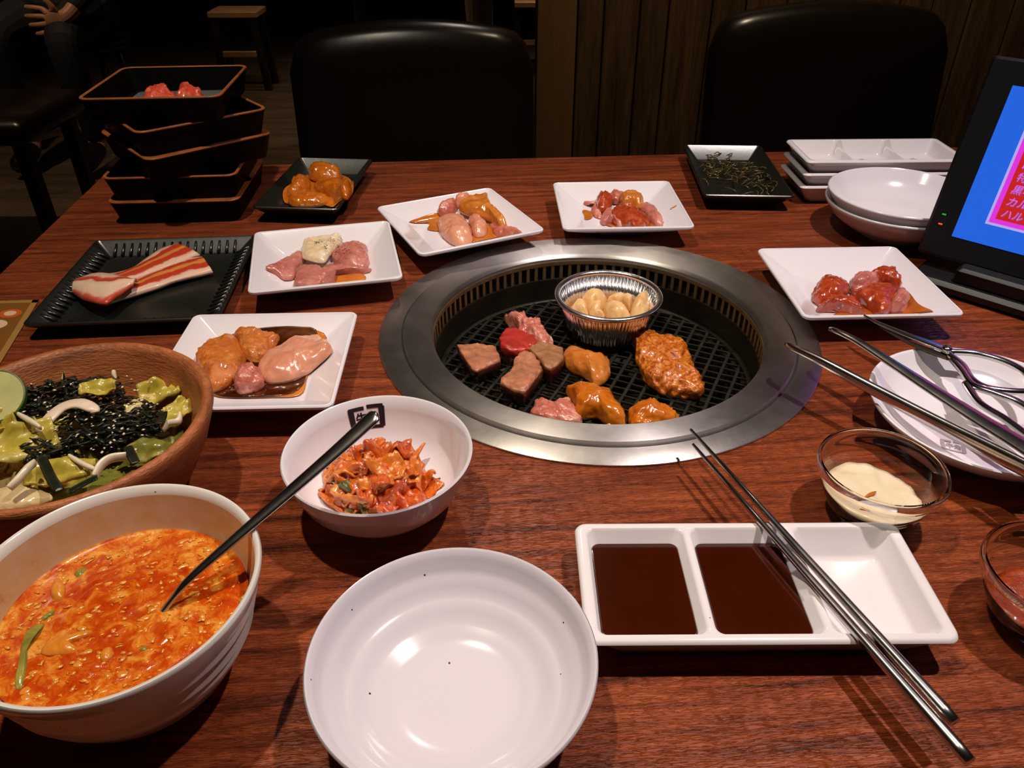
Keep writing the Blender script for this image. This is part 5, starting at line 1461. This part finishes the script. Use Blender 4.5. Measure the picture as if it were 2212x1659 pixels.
def standing(lb, x, y, fwd, spread, tm, shirt):
    s = Vector((fwd.y, -fwd.x, 0)); b = Vector((x, y, 0))
    J = {'pelvis': b + Vector((0, 0, .93)), 'waist': b + Vector((0, 0, 1.10)), 'chest': b + Vector((0, 0, 1.33)), 'neck': b + Vector((0, 0, 1.50))}
    add_head(J, b + Vector((0, 0, 1.63)) + fwd * .02, fwd)
    E = [('pelvis', 'waist'), ('waist', 'chest'), ('chest', 'neck')] + HE
    Rd = {'pelvis': .125, 'waist': .11, 'chest': .125, 'nose': .012, **HEADR}
    for n, k in (('l', -1), ('r', 1)):
        J['sh' + n] = b + s * (.19 * k) + Vector((0, 0, 1.41)); J['el' + n] = b + s * (.24 * k) + Vector((0, 0, 1.12)); J['wr' + n] = b + s * (.22 * k) + fwd * .10 + Vector((0, 0, .88)); J['pa' + n] = b + s * (.22 * k) + fwd * .12 + Vector((0, 0, .82))
        J['hi' + n] = b + s * (.09 * k) + Vector((0, 0, .88)); J['kn' + n] = b + s * (spread * .8 * k) + fwd * .02 + Vector((0, 0, .49)); J['an' + n] = b + s * (spread * k) + Vector((0, 0, .09)); J['to' + n] = b + s * (spread * 1.1 * k) + fwd * .16 + Vector((0, 0, .045))
        E += [('chest', 'sh' + n), ('sh' + n, 'el' + n), ('el' + n, 'wr' + n), ('wr' + n, 'pa' + n), ('pelvis', 'hi' + n), ('hi' + n, 'kn' + n), ('kn' + n, 'an' + n), ('an' + n, 'to' + n)]
        Rd.update({'sh' + n: .055, 'el' + n: .042, 'wr' + n: .028, 'pa' + n: (.034, .02), 'hi' + n: .085, 'kn' + n: .056, 'an' + n: .038, 'to' + n: .03})
        for i in range(4):
            q = 'g%s%d' % (n, i); L = (.068, .078, .072, .055)[i]; o_ = fwd * (.030 - .020 * i)
            J[q + 'a'] = J['pa' + n] + o_ + Vector((0, 0, -.03)); J[q + 'b'] = J['pa' + n] + o_ * 1.2 + Vector((0, 0, -.03 - L * .55)) + s * (-.008 * k); J[q + 'c'] = J['pa' + n] + o_ * 1.2 + Vector((0, 0, -.03 - L)) + s * (-.022 * k)
            E += [('pa' + n, q + 'a'), (q + 'a', q + 'b'), (q + 'b', q + 'c')]; Rd.update({q + 'a': .010, q + 'b': .009, q + 'c': .0075})
        J['u%sa' % n] = J['pa' + n] + fwd * .048 + Vector((0, 0, .0)); J['u%sb' % n] = J['pa' + n] + fwd * .060 + Vector((0, 0, -.035))
        E += [('pa' + n, 'u%sa' % n), ('u%sa' % n, 'u%sb' % n)]; Rd.update({'u%sa' % n: .011, 'u%sb' % n: .009})
    big = {k: (v * 1.2 if not isinstance(v, tuple) else v) for k, v in Rd.items()}
    for n in 'lr': J['cu' + n] = J['el' + n].lerp(J['wr' + n], .9); big['cu' + n] = .037
    J['hem'] = J['neck'].lerp(J['chest'], .35); big['hem'] = .07
    top = [('pelvis', 'waist'), ('waist', 'chest'), ('chest', 'hem')] + [e for n in 'lr' for e in (('chest', 'sh' + n), ('sh' + n, 'el' + n), ('el' + n, 'cu' + n))]
    leg = [e for n in 'lr' for e in (('pelvis', 'hi' + n), ('hi' + n, 'kn' + n), ('kn' + n, 'an' + n))]
    pr, off = figure(lb, J, E, Rd, None, [('shirt', top, big, shirt, 'pelvis'), ('trousers', leg, big, tm, 'pelvis'), ('shoe', sho('l'), big, M['leather'], 'anl'), ('shoe', sho('r'), big, M['leather'], 'anr')])
    face(pr, off, J['skull'], fwd)


standing('person in black trousers standing far behind the middle chair', -.50, 3.75, Vector((0, -1, 0)), .15, M['cloth_black'], M['cloth_black'])
standing('person in beige trousers standing far behind the middle chair, beside the panelled wall', -.13, 4.05, Vector((-1, 0, 0)), .10, M['cloth_beige'], M['cloth_black'])
